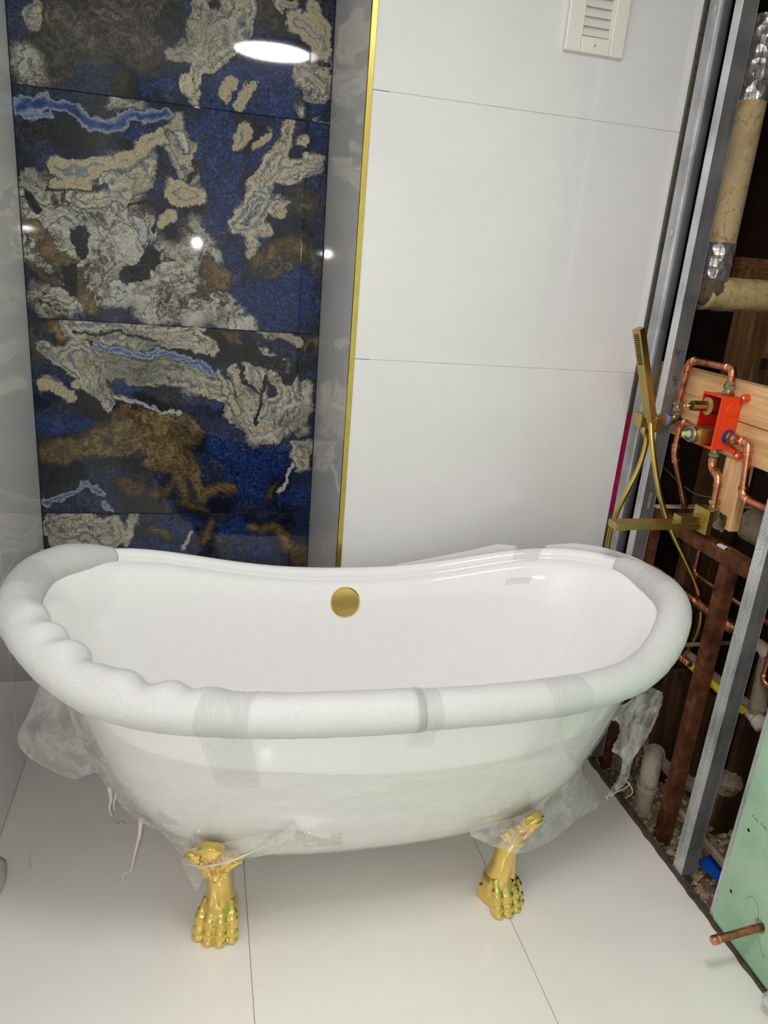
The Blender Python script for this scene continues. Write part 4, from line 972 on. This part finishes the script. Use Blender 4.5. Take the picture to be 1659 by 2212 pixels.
# copper stub through the board
cs = empty('copper_stub', (XB, hy, hz), 'capped copper pipe stub poking out of the green board', 'pipe')
tip = V((1.083, 1.007, 0.107)); bs = V((1.26, 1.007, 0.1345)); dd = (tip - bs).normalized()
o = MB().tube([bs, tip], 0.0085, 20).build('pipe', M['copper'], cs, smooth=False); autosmooth(o)
o = MB().lathe([(0, 0), (0.0095, 0), (0.0105, 0.001), (0.0105, 0.0035), (0.0098, 0.0045), (0.0102, 0.010), (0.0100, 0.0165), (0.0085, 0.0185), (0, 0.019)], tip - dd * 0.010, dd, 24).build('cap', M['copper_bright'], cs); autosmooth(o, 35)
# round silvery thing low at the frame edge
kn = empty('pipe_escutcheon', (XB, 0.925, 0.04), 'silvery rounded pipe cap near the floor at the lower right corner', 'pipe cap')
o = MB().lathe([(0, 0), (0.024, 0.0), (0.026, 0.006), (0.016, 0.012), (0.013, 0.02), (0.013, 0.024)], (XB, 0.905, 0.045), (-1, 0, 0), 28).build('collar', M['galv'], kn); autosmooth(o, 40)
MB().ball((1.160, 0.905, 0.042), 0.017, 0.017, 0.017).build('round_cap', M['galv'], kn, smooth=True)

# ---------------------------------------------------------------- hand shower, spout and valve
def elbow_mb(p, a, b, r, L, k=1.16):
    """pipe elbow at corner p between directions a and b (unit vectors pointing away from p), with end collars"""
    m = MB(); A, B = p + a * L, p + b * L; pts = []
    for i in range(11):
        t = i / 10; pts.append((1 - t) ** 2 * A + 2 * t * (1 - t) * p + t * t * B)
    m.tube(pts, r * k, 16)
    for q, d in ((A, a), (B, b)):
        m.lathe([(r * k * .98, 0), (r * k * 1.02, 0), (r * 1.34, 0.0012), (r * 1.34, 0.0035), (r * k * 1.03, 0.0047), (r * k * 1.03, r * 1.0), (r * 1.02, r * 1.05)], q - d * 0.002, d, 16)
    return m
def pipe_run(name, pts, r, label, mat='copper', fit='copper_bright', L=None, cat='pipe', group=None, fittings=(), caps=False):
    pts = [V(p) for p in pts]; t = empty(name, pts[0], label, cat, group); L = L or r * 2.0; n = len(pts)
    for i in range(n - 1):
        d = (pts[i + 1] - pts[i]).normalized()
        o = MB().tube([pts[i] + (d * L * .9 if i else d * 0), pts[i + 1] - (d * L * .9 if i < n - 2 else d * 0)], r, 16).build('pipe', M[mat], t); autosmooth(o)
    for i in range(1, n - 1):
        o = elbow_mb(pts[i], (pts[i - 1] - pts[i]).normalized(), (pts[i + 1] - pts[i]).normalized(), r, L).build('elbow', M[fit], t); autosmooth(o, 35)
    for p, d, kind in fittings:
        hexa(t, p, d, r, kind)
    return t
def hexa(t, p, d, r, mat='nickel', name='union'):
    """threaded brass union: nut, neck, nut"""
    m = MB(); p, d = V(p), V(d).normalized()
    m.lathe([(0, 0), (r * 1.75, 0), (r * 1.8, .001), (r * 1.8, .008), (r * 1.7, .009)], p, d, 6)
    m.lathe([(r * 1.3, .008), (r * 1.3, .016)], p, d, 18)
    m.lathe([(r * 1.3, .015), (r * 1.62, .016), (r * 1.66, .024), (r * 1.45, .026), (r * 1.25, .030), (r * 1.25, .034)], p, d, 8)
    o = m.build(name, M[mat], t); autosmooth(o, 30); return o

# fresh timber blocking
for z0, z1, w in ((1.141, 1.232, 'upper'), (1.051, 1.139, 'lower')):
    tag(MB().box(1.260, 1.298, 0.95, 1.90, z0, z1).build('timber_blocking', M['pine'], bevel=0.0015), '%s of the two fresh pine blocking boards behind the orange valve box' % w, 'timber', 'fresh pine blocking')
tag(MB().box(1.260, 1.286, (1.2600, 1.4654, 0.8760)[1], (1.2600, 1.5373, 0.8638)[1], 0.877, 1.050).build('timber_block', M['pine_v'], bevel=0.0015), 'short upright fresh pine block carrying the spout elbow', 'timber')

# valve
vb = empty('shower_valve', (1.26, 1.56, 1.07), 'orange plastic valve box with brass cartridge mounted on pine boards', 'valve')
y0, y1, z0, z1 = 1.524, 1.596, 1.070, 1.197; w = 0.0035
m = MB().box(1.201, 1.259, y0, y0 + w, z0, z1); m.box(1.201, 1.259, y0 + w, y1, z1 - w, z1); m.box(1.201, 1.259, y0 + w, y1, z0, z0 + w)
m.box(1.2005, 1.206, y0 - .002, y0, z0 - .002, z1 + .002); m.box(1.2005, 1.206, y0 - .002, y1 + .002, z1, z1 + .002); m.box(1.2005, 1.206, y0 - .002, y1 + .002, z0 - .002, z0)
m.build('box_shell', M['orange'], vb, bevel=0.0012)
m = MB().box(1.2005, 1.259, y1 - w, y1, z0 + w, z1 - w); m.box(1.252, 1.2595, y0 + w, y1 - w, z0 + w, z1 - w); m.build('box_inside', M['orange_in'], vb, bevel=0.0008)
MB().lathe([(0, 0), (0.0185, 0), (0.0185, .0012), (0.017, .0022), (0, .0022)], (1.2383, 1.5238, 1.1672), (0, -1, 0), 30).build('round_boss', M['orange'], vb)
for c in ((1.2530, 1.5093, 1.1996), (1.2530, 1.4868, 1.0651)):
    c = V(c); zc = max(min(c.z, z1 - .006), z0 + .006); q = V((1.253, y0, zc))
    lg = MB().bar(q + V((0, .004, 0)), c, 0.013, 0.012).lathe([(0, 0), (.0095, 0), (.0095, .013), (0, .013)], c + V((-.0065, 0, 0)), (1, 0, 0), 18).build('mounting_ear', M['orange'], vb, bevel=0.001)
    MB().lathe([(0, 0), (.0042, 0), (.0042, .0014), (.0015, .0018), (0, .001)], c + V((-.0065, 0, 0)), (-1, 0, 0), 12).build('ear_screw', M['galv'], lg)
MB().lathe([(0, 0), (.0032, 0), (.0032, .0012), (0, .0013)], (1.2515, 1.583, 1.122), (-1, 0, 0), 12).build('inner_screw', M['orange'], vb)
ct = (1.2, 1.560, 1.168)
o = MB().lathe([(0, -.05), (.020, -.05), (.020, .004), (.0215, .005), (.0215, .008), (.014, .010), (.0125, .011), (.0125, .052), (.0115, .052), (.0105, .049), (0, .049)], ct, (-1, 0, 0), 28).build('cartridge', M['brass'], vb); autosmooth(o, 35)
MB().lathe([(0, .046), (.0042, .046), (.0042, .060), (.006, .061), (.006, .064), (.004, .066), (.004, .070), (0, .070)], ct, (-1, 0, 0), 14).build('stem', M['gold'], o)
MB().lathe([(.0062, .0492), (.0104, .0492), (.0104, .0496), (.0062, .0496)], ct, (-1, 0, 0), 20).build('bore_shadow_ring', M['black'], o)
dv = MB().box(1.176, 1.252, 1.5405, 1.5855, 1.078, 1.116).build('diverter_block', M['gold_brushed'], vb, bevel=0.001)
do = V((1.176, 1.5645, 1.097))
o = MB().lathe([(0, 0), (.0195, 0), (.0195, .006), (.0205, .007), (.0205, .010), (.0175, .013), (.0175, .016), (.0150, .016), (.0150, .008), (0, .008)], do, (-1, 0, 0), 30).build('collar', M['nickel'], dv); autosmooth(o, 35)
MB().lathe([(.009, .009), (.0135, .009), (.0135, .0145), (.009, .0145)], do, (-1, 0, 0), 24).build('ring_seal', M['purple_ring'], dv)
MB().lathe([(0, .008), (.0095, .008), (.0085, .018), (.0065, .019), (.0060, .031), (0, .032)], do, (-1, 0, 0), 14).build('spindle', M['lime_plastic'], dv)
sp = V((1.2418, 1.5240, 1.1013))
MB().lathe([(.010, 0), (.0185, 0), (.0185, .0022), (.010, .0022)], sp, (0, -1, 0), 30).build('ring_seal', M['purple_ring'], vb)
MB().lathe([(0, .001), (.0135, .001), (.0135, .003), (0, .003)], sp, (0, -1, 0), 24).build('washer', M['nickel'], vb)
hexa(vb, sp + V((0, -.002, 0)), (0, -1, 0), 0.0085)
tp = V((1.236, 1.552, z1)); hexa(vb, tp, (0, 0, 1), 0.0085)
bt = V((1.236, 1.552, z0)); hexa(vb, bt, (0, 0, -1), 0.0085)

# copper supply lines
lp = V((1.236, 1.725, 1.092))
t = pipe_run('copper_pipe', [tp + V((0, 0, .03)), (1.236, 1.552, 1.262), (1.236, 1.725, 1.258), (1.236, 1.735, 1.142)], 0.0085, 'copper pipe looping over the top of the orange valve to the hand shower outlet', L=0.020)
hexa(t, (1.236, 1.7355, 1.146), (0, -.05, -1), 0.0085)
t = empty('drop_elbow', (1.25, 1.742, 1.09), 'brass wall elbow with screw ears behind the hand shower bracket', 'pipe fitting')
o = elbow_mb(V((1.238, 1.742, 1.094)), V((0, 0, 1)), V((-1, 0, 0)), 0.011, 0.016).build('body', M['nickel'], t); autosmooth(o)
for dy, dz in ((-.024, -.012), (.018, .014)):
    e = MB().lathe([(0, 0), (.008, 0), (.008, .003), (.004, .003), (.0038, .0015), (0, .0015)], (1.2575, 1.742 + dy, 1.092 + dz), (-1, 0, 0), 16).build('screw_ear', M['nickel'], t)
MB().bar((1.256, 1.715, 1.077), (1.256, 1.762, 1.110), 0.003, 0.018, up=(0, 0, 1)).build('ear_plate', M['nickel'], t)
pipe_run('copper_pipe', [(1.236, 1.600, 1.090), (1.240, 1.7135, 1.098), (1.240, 1.7135, 1.010), (1.30, 1.70, 0.86)], 0.0085, 'copper pipe dropping left of the orange valve then bending back into the wall', L=0.020)
rx = sp.x
pipe_run('copper_pipe', [sp + V((0, -.028, 0)), (1.2380, 1.4446, 1.1062), (1.2380, 1.4256, 0.9787), (1.238, 1.28, (1.2380, 1.4256, 0.9787)[2])], 0.0092, 'copper pipe leaving the right side of the orange valve and dropping along the pine block', L=0.021)
t = pipe_run('copper_pipe', [bt + V((0, 0, -.03)), (1.236, 1.552, 1.018), (1.236, 1.515, 1.000), (1.236, 1.512, 0.930)], 0.0088, 'short copper offset from the orange valve down to the spout elbow', L=0.016)
hexa(t, (1.236, 1.512, 0.944), (0, 0, -1), 0.0088, 'brass')
t = empty('drop_elbow', (1.25, 1.512, 0.895), 'brass screw-ear elbow on the upright pine block behind the spout', 'pipe fitting')
o = elbow_mb(V((1.238, 1.512, 0.893)), V((0, 0, 1)), V((-1, 0, 0)), 0.0125, 0.018).build('body', M['nickel'], t); autosmooth(o)
for dy, dz in ((-.022, 0.014), (-.022, -.014), (.022, 0)):
    MB().lathe([(0, 0), (.0085, 0), (.0085, .003), (.0035, .003), (.0035, .0012), (0, .0012)], (1.2598, 1.512 + dy, 0.890 + dz), (-1, 0, 0), 16).build('screw_ear', M['nickel'], t)
MB().prism([(1.2572, 1.512 + .031 * math.cos(2 * math.pi * k / 24), 0.890 + .023 * math.sin(2 * math.pi * k / 24)) for k in range(24)], (.0026, 0, 0)).build('ear_plate', M['nickel'], t)

# hand shower
hs = empty('hand_shower', (1.14, 1.74, 1.09), 'brushed gold stick hand shower hung in its square bracket', 'hand shower')
ax = V((1.236, 1.742, 1.094)); hb = V((1.1427, 1.7420, 1.0949))
MB().box(1.150, 1.205, 1.7275, 1.7565, 1.0795, 1.1085).build('bracket_arm', M['gold_brushed'], hs, bevel=0.0012)
MB().lathe([(.0, 0), (.0165, 0), (.0165, .006), (.013, .006), (.013, .010), (0, .010)], (1.2135, 1.742, 1.094), (-1, 0, 0), 24).build('blue_washer', M['blue_plastic'], hs)
MB().box(hb.x - .016, hb.x + .016, 1.722, 1.757, 1.076, 1.111).build('bracket_block', M['gold_brushed'], hs, bevel=0.001)
MB().box(hb.x + .016, 1.150, 1.7285, 1.7555, 1.0805, 1.1075).build('bracket_neck', M['gold_brushed'], hs, bevel=0.001)
Bp = V((1.1368, 1.7000, 1.1101)); Tp = V((1.0495, 1.6900, 1.3312)); axd = (Tp - Bp).normalized()
n1 = V((-0.93, -0.36, 0)); n1 = (n1 - axd * n1.dot(axd)).normalized(); n2 = axd.cross(n1).normalized()
if n2.x < 0: n2 = -n2
hc = (Bp + Tp) / 2; hl = (Tp - Bp).length / 2
hd = MB().obox(hc, axd * hl, n1 * 0.0115, n2 * 0.0115).build('handle', M['gold_brushed'], hs, bevel=0.0012)
fc = Tp - axd * 0.052 + n1 * 0.0116
for k in range(17):
    MB().obox(fc + axd * (0.039 - k * 0.0048), axd * 0.0013, n1 * 0.0006, n2 * 0.0068).build('nozzle_row', M['black'], hd)
hk = MB().obox(Bp - axd * 0.008, axd * 0.009, n1 * 0.008, n2 * 0.008).build('hose_neck', M['gold_brushed'], hs, bevel=0.001)
cr = MB().obox(V((hb.x + .018, 1.708, 1.088)), V((.010, 0, 0)), V((0, .016, 0)), V((0, 0, .018))).build('cradle', M['gold_brushed'], hs, bevel=0.001)
MB().lathe([(0, 0), (.0085, 0), (.0085, .016), (0, .016)], (hb.x + .006, 1.735, 1.077), (0, 0, -1), 16).build('hose_nut', M['gold_brushed'], hs)
# hose: from the outlet under the bracket, down behind the tub and up to the handle
MB().tube(catmull([(hb.x + .006, 1.735, 1.064), (1.1628, 1.7350, 1.0338), (1.1575, 1.7400, 0.9546), (1.1352, 1.7500, 0.8646), (1.1268, 1.7650, 0.7838), (1.1324, 1.7750, 0.7021), (1.1499, 1.7850, 0.5951), (1.2288, 1.7900, 0.4054), (1.3403, 1.7600, 0.3204), (1.3988, 1.7000, 0.3846), (1.3901, 1.6450, 0.4896), (1.3736, 1.6300, 0.5749),
     (1.3414, 1.6300, 0.6503), (1.2866, 1.6350, 0.7328), (1.2309, 1.6450, 0.8146), (1.1877, 1.6550, 0.8965), (1.1602, 1.6700, 0.9812), (1.1443, 1.6850, 1.0521), Bp - axd * 0.012], 10), 0.0072, 12).build('hose', M['gold_hose'], hs, smooth=True)

# bath spout
so = V((1.222, 1.512, 0.893))
bsn = empty('bath_spout', so, 'brushed gold flat bath spout with square wall plate above the tub end', 'faucet')
MB().box(1.206, 1.222, 1.482, 1.542, 0.862, 0.924).build('wall_plate', M['gold_brushed'], bsn, bevel=0.001)
MB().box(0.965, 1.206, 1.493, 1.531, 0.872, 0.889).build('spout', M['gold_brushed'], bsn, bevel=0.001)
MB().box(1.140, 1.206, 1.497, 1.527, 0.889, 0.905).build('diverter_lever', M['gold_brushed'], bsn, bevel=0.001)
MB().box(0.972, 0.996, 1.500, 1.524, 0.868, 0.8725).build('outlet', M['gold_brushed'], bsn, bevel=0.0006)

# ---------------------------------------------------------------- rusted iron frame
rf = empty('steel_rack', (1.26, 1.45, -0.05), 'rust-brown angle iron rack standing in the open wall', 'rack')
m = MB().box(1.252, 1.258, 1.16, 1.80, 0.795, 0.832); m.box(1.258, 1.290, 1.16, 1.80, 0.827, 0.832); m.build('top_rail', M['rust'], rf, bevel=0.0015)
m = MB().box(1.252, 1.258, 1.432, 1.464, -0.055, 0.795); m.box(1.258, 1.289, 1.432, 1.438, -0.055, 0.795); m.build('post', M['rust'], rf, bevel=0.0012)
m = MB().box(1.254, 1.259, 1.762, 1.790, -0.055, 0.795); m.box(1.259, 1.285, 1.762, 1.767, -0.055, 0.795); m.build('post', M['rust'], rf, bevel=0.0012)
m = MB().box(1.258, 1.62, 1.792, 1.797, 0.80, 0.834); m.build('cross_rail', M['rust'], rf)
for i, (a, b, c) in enumerate(((1.262, 1.475, 0.030), (1.266, 1.33, 0.045), (1.268, 1.285, 0.04))):
    mm = MB(); rr = []
    for k in range(8):
        rr.append([V((a + (.008 + .006 * nz((k, i, 1))) * math.cos(j * math.pi / 5) , b + c * (k / 7 - .5), 0.832 + .006 * abs(math.sin(j * math.pi / 5)) * (1 + .5 * nz((k * .8, j, i))))) for j in range(6)])
    mm.grid(rr).build('plaster_crust', M['gypsum'], rf)
MB().box(1.262, 1.60, 1.770, 1.795, 0.833, 0.837).build('plaster_crust', M['gypsum'], rf, bevel=0.001)

# ---------------------------------------------------------------- old pipes deep in the cavity
ip = empty('insulated_pipe', (1.45, 2.0, 1.43), 'old pipe in stained tan jacket with foil-taped joints and yellow insulation', 'pipe')
px_, py_ = 1.452, 1.998
MB().tube([(px_, py_, 1.560), (px_, py_, 1.93)], 0.042, 28).build('tan_jacket', M['paper_wrap'], ip, smooth=False); autosmooth(COL.objects['tan_jacket'])
rr = [(0.040, 1.455), (0.044, 1.470), (0.0425, 1.49), (0.0455, 1.512), (0.043, 1.514), (0.0445, 1.540), (0.044, 1.564)]
MB().lathe([(r, z - 1.45) for r, z in rr], (px_, py_, 1.45), (0, 0, 1), 24).build('foil_joint', M['foil'], ip)
MB().lathe([(0.043, 0), (0.045, 0.01), (0.044, 0.045), (0.0425, 0.047), (0.046, 0.05), (0.044, 0.09), (0.040, 0.13), (0.046, 0.15), (0.046, 0.2)], (px_, py_, 1.925), (0, 0, 1), 24).build('foil_joint', M['foil'], ip)
mb = MB(); mb.tube([(px_ + .03, py_ - .03, 2.02), (px_ + .08, py_ - .06, 2.03), (px_ + .16, py_ - .10, 2.03)], [0.05, 0.052, 0.05], 20); mb.build('foil_branch', M['foil'], ip)
mb = MB(); rows_ = []
for i in range(30):
    x = 1.425 + 0.47 * i / 29
    rows_.append([V((x + .008 * nz((j * .7, i, 0)) * (1 if i < 3 else 0), py_ + (0.049 + .0035 * nz((x * 30, j * .5, 1))) * math.cos(2 * math.pi * j / 24), 1.425 + (0.049 + .0035 * nz((x * 30, j * .5, 7))) * math.sin(2 * math.pi * j / 24))) for j in range(24)])
mb.grid(rows_, closed=True); mb.f.append(list(range(24))); mb.build('yellow_insulation', M['fibre'], ip, smooth=True)
mb = MB().ball((1.440, 1.99, 1.432), 0.048, 0.044, 0.046); mb.build('rotten_elbow', M['debris'], ip, smooth=True)

def plank(name, label, x0, x1, y0, y1, z0, z1, mat, cat='timber', group=None, bev=0.002):
    return tag(MB().box(x0, x1, y0, y1, z0, z1).build(name, M[mat], bevel=bev), label, cat, group)
plank('old_stud', 'old brown timber stud behind the pine boards, under the yellow pipe', 1.50, 1.60, 1.90, 1.94, 0.30, 1.385, 'oldwood')
plank('old_block', 'old brown timber block beside the stud above the pine boards', 1.605, 1.86, 1.905, 1.95, 1.255, 1.325, 'oldwood_y')
plank('old_stud', 'second old timber stud at the right frame edge under the yellow pipe', 1.63, 1.70, 1.955, 1.99, 0.30, 1.37, 'oldwood')
plank('old_block', 'old brown timber block just above the yellow insulated pipe', 1.585, 1.80, 2.06, 2.10, 1.475, 1.535, 'oldwood_y')
plank('old_board', 'dark brown old board standing behind the gold hose', 1.40, 1.45, 1.735, 1.76, -0.06, 0.76, 'oldboard', 'board')
plank('old_board', 'wide brown board low in the cavity between the rusty post and the dimpled stud', 1.46, 1.62, 1.60, 1.62, -0.06, 0.30, 'oldboard', 'board')
plank('old_board', 'brown board standing low behind the dimpled stud, left of the green board', 1.44, 1.54, 1.445, 1.465, -0.06, 0.50, 'oldboard', 'board')
plank('old_board', 'brown old board low in the cavity right of the white drain elbow', 1.34, 1.47, 1.665, 1.68, -0.06, 0.36, 'oldboard', 'board')
plank('iron_post', 'dark red rusty post between the dimpled stud and the green board', 1.300, 1.335, 1.205, 1.240, -0.06, 0.85, 'rust_dark', 'steel post')
plank('plaster_stick', 'pale dusty stick on the rubble behind the dimpled stud', 1.315, 1.330, 1.24, 1.47, 0.018, 0.034, 'plaster', 'stick')
CG = 'old copper pipes low in the open wall'
pipe_run('copper_pipe', [(1.3400, 1.7638, 0.6154), (1.34, 1.62, (1.3400, 1.7279, 0.6138)[2])], 0.012, 'bright copper pipe beside the right tip of the tub', 'copper_bright', group=CG)
pipe_run('copper_pipe', [(1.345, 1.66, 0.79), (1.345, 1.66, (1.3450, 1.6583, 0.6799)[2]), (1.345, 1.25, (1.3450, 1.6583, 0.6799)[2])], 0.0075, 'thin copper pipe with an elbow running behind the rusty post', L=0.018, group=CG)
t = pipe_run('copper_pipe', [(1.345, 1.62, (1.3450, 1.5108, 0.6056)[2]), (1.3450, 1.4525, 0.6092)], 0.014, 'thick copper pipe with a collar just left of the dimpled stud', 'copper_bright', group=CG)
MB().lathe([(.014, 0), (.0185, .002), (.0185, .008), (.0165, .010), (.0165, .024), (.014, .026)], (1.3450, 1.4924, 0.6071), (0, -1, 0), 20).build('collar', M['copper_bright'], t)
t = pipe_run('copper_pipe', [(1.225, 1.58, (1.2250, 1.4678, 0.5141)[2]), (1.2250, 1.4472, 0.5181)], 0.0078, 'short ribbed copper stub poking out under the tub rim at the rusty post', 'copper_bright', group=CG)
for k in range(3): MB().lathe([(.0078, 0), (.0098, .001), (.0098, .004), (.0078, .005)], V((1.2250, 1.4472, 0.5181)) + V((0, .004 + .011 * k, 0)), (0, 1, 0), 16).build('rib', M['copper_bright'], t)
pipe_run('copper_pipe', [(1.36, 1.345, 0.80), (1.36, 1.345, (1.3600, 1.3885, 0.5239)[2]), (1.375, 1.27, (1.3750, 1.3653, 0.5076)[2])], 0.0078, 'copper elbow in the gap between dimpled stud and green board', 'copper', L=0.018, group=CG)
pipe_run('copper_pipe', [(1.37, 1.50, (1.3700, 1.4070, 0.4137)[2]), (1.3700, 1.3770, 0.4155)], 0.0075, 'short copper pipe feeding the pale crusted fitting', group=CG)
t = empty('crusted_fitting', (1.3700, 1.3578, 0.4159), 'pale corroded pipe fitting left of the green board', 'pipe fitting')
mb = MB().tube([(1.3700, 1.3803, 0.4147), (1.3700, 1.3517, 0.4132), (1.3700, 1.3197, 0.4051)], [0.011, 0.014, 0.017], 14); mb.ball((1.3700, 1.3312, 0.4135), 0.022, 0.018, 0.02); mb.build('body', M['oldpvc'], t, smooth=True)
tag(autosmooth(MB().tube([(1.3800, 1.3559, 0.4096), (1.3800, 1.3676, 0.5778)], 0.021, 18).lathe([(.021, 0), (.024, .001), (.024, .008), (.021, .009)], (1.3800, 1.3576, 0.4388), (0, 0, 1), 18).build('grey_pipe', M['oldpipe_grey'])), 'grimy upright grey pipe with a collar at the right frame edge', 'pipe')
tag(autosmooth(MB().tube(catmull([(1.3700, 1.4021, 0.5957), (1.3700, 1.3820, 0.5964), (1.3700, 1.3577, 0.5840)], 5), 0.0165, 16).build('old_elbow', M['oldpvc'])), 'dusty beige pipe elbow at the right frame edge above the crusted fitting', 'pipe fitting')
cp = V((1.3600, 1.6274, 0.4692))
tag(autosmooth(MB().tube([(1.30, cp.y, cp.z), (1.49, cp.y, cp.z)], 0.0065, 14).lathe([(.0065, 0), (.012, .001), (.012, .010), (.009, .012), (.011, .020), (.011, .034), (.0065, .036)], (1.425, cp.y, cp.z), (1, 0, 0), 14).build('grey_conduit', M['oldpipe_grey'])), 'thin grey pipe with a nut crossing behind the rusty post', 'pipe')
yp = (1.3400, 1.5177, 0.4311)
tag(autosmooth(MB().tube([(1.34, 1.62, yp[2]), (1.34, 1.36, yp[2])], 0.0105, 18).build('gas_pipe', M['yellow_pipe'])), 'bright yellow coated pipe behind the rusty post', 'pipe')
plank('wood_strip', 'grey wooden strip just above the yellow pipe', 1.375, 1.395, 1.36, 1.66, 0.405, 0.43, 'plaster', 'timber')
tag(autosmooth(MB().tube([(1.46, 1.62, 0.84), (1.46, 1.44, 0.84)], 0.048, 20).build('grey_duct', M['plaster'])), 'grey rounded pipe end behind the upright pine block', 'pipe')
tag(MB().tube(catmull([(1.4200, 2.0250, 0.8993), (1.4200, 1.9415, 0.8781), (1.4200, 1.8769, 0.8653), (1.4200, 1.8182, 0.8608), (1.4200, 1.7471, 0.8741)], 6), 0.0022, 8).build('cable', M['oldpipe_grey'], smooth=True), 'thin grey cable sagging below the pine boards', 'cable')
# white drain elbow
dr = empty('drain_pipe', (1.29, 1.53, -0.06), 'grimy white plastic drain pipe with an elbow on the rubble', 'pipe')
a = V((1.2850, 1.5727, 0.0413))
pts = catmull([a + V((.045, .055, .060)), a + V((.022, .030, .068)), a + V((.004, .008, .050)), a + V((0, 0, .012)), a], 6)
o = MB().tube(pts, 0.0275, 24).build('elbow', M['oldpvc'], dr, smooth=True)
o = MB().lathe([(.0275, 0), (.0305, .001), (.0305, .016), (.0275, .018)], a + V((0, 0, -.004)), (0, 0, -1), 28).build('socket_collar', M['oldpvc'], dr); autosmooth(o)
o = MB().lathe([(.0275, 0), (.0300, .001), (.0300, .014), (.0275, .015)], pts[0], pts[1] - pts[0], 28).build('socket_collar', M['oldpvc'], dr); autosmooth(o)
o = MB().tube([a + V((0, 0, -.01)), (a.x, a.y, -0.08)], 0.0262, 24).build('down_pipe', M['oldpvc'], dr); autosmooth(o)

# ---------------------------------------------------------------- rubble floor of the cavity
rows_ = []
for i in range(110):
    y = 0.95 + 1.57 * i / 109
    rows_.append([V((x, y, -0.055 + 0.022 * nz((x * 9, y * 9, 0)) + 0.012 * nz((x * 34, y * 34, 2)) + 0.005 * nz((x * 90, y * 90, 4)) + 0.05 * max(0, (x - 1.35)) + 0.03 * max(0, 1.26 - y))) for x in np.linspace(1.205, 1.90, 60).tolist()])
struct('floor_cavity', MB().grid(rows_), M['debris'], smooth=True)
mb = MB(); rnd = random.Random(3)
def stone(mb, c, s):
    n = len(mb.v)
    rot = Matrix.Rotation(rnd.uniform(0, 6), 3, 'Z') @ Matrix.Rotation(rnd.uniform(0, 6), 3, 'X')
    pts = [V((x, y, z)) for x in (-1, 1) for y in (-1, 1) for z in (-1, 1)]
    mb.add([V(c) + rot @ V((p.x * s * rnd.uniform(.5, 1.1), p.y * s * rnd.uniform(.5, 1.1), p.z * s * rnd.uniform(.3, .7))) for p in pts],
           [(0, 1, 3, 2), (4, 6, 7, 5), (0, 4, 5, 1), (2, 3, 7, 6), (0, 2, 6, 4), (1, 5, 7, 3)])
for k in range(900):
    x, y = rnd.uniform(1.215, 1.55), rnd.uniform(0.98, 1.95)
    stone(mb, (x, y, -0.046 + 0.022 * nz((x * 9, y * 9, 0)) + 0.05 * max(0, x - 1.35) + 0.03 * max(0, 1.26 - y)), rnd.uniform(.003, .010))
tag(mb.build('gravel', M['debris_light']), 'pale gravel and plaster crumbs strewn over the cavity floor', 'rubble', kind='stuff')
def chunk(label, c, s, mat, name='rubble_chunk'):
    m = MB(); m.ball((0, 0, 0), 1, 1, 1, 12, 8)
    m.v = [tuple(V(c) + V((v[0] * s[0], v[1] * s[1], v[2] * s[2])) * (1 + .35 * nz((v[0] * 1.7, v[1] * 1.7, v[2] * 1.7 + s[0] * 90)))) for v in m.v]
    return tag(m.build(name, M[mat]), label, 'rubble', 'rubble chunks in the open wall')
chunk('grey mortar lump between the rusty post and the dimpled stud, near the floor', (1.4769, 1.6161, -0.0100), (.030, .035, .040), 'plaster')
chunk('dark rubble lump beside the torn plastic strip, left of the white drain elbow', (1.3101, 1.7393, -0.0200), (.035, .03, .025), 'debris')
chunk('pale broken plaster lump at the foot of the white drain elbow', (1.2206, 1.5667, -0.0350), (.022, .03, .02), 'debris_light')
chunk('grey wrapped pipe lump behind the dimpled stud, left of the dark red post', (1.3600, 1.3728, 0.1944), (.05, .034, .034), 'oldpipe_grey', 'wrapped_pipe')
plank('broken_lath', 'grey broken lath lying above the white drain elbow', 1.33, 1.36, 1.53, 1.70, 0.075, 0.095, 'plaster', 'timber')
m = MB(); P = [V((1.3025, 1.3339, -0.0220)), V((1.3498, 1.3431, -0.0120)), V((1.3557, 1.2963, -0.0120)), V((1.3033, 1.2549, -0.0160)), V((1.2891, 1.2913, -0.0100))]
m.prism([tuple(p) for p in P], (0, 0, .0012)); tag(m.build('blue_sheet', M['blue_tape'], bevel=0.0003), 'torn piece of bright blue plastic on the gravel by the dimpled stud', 'plastic sheet')
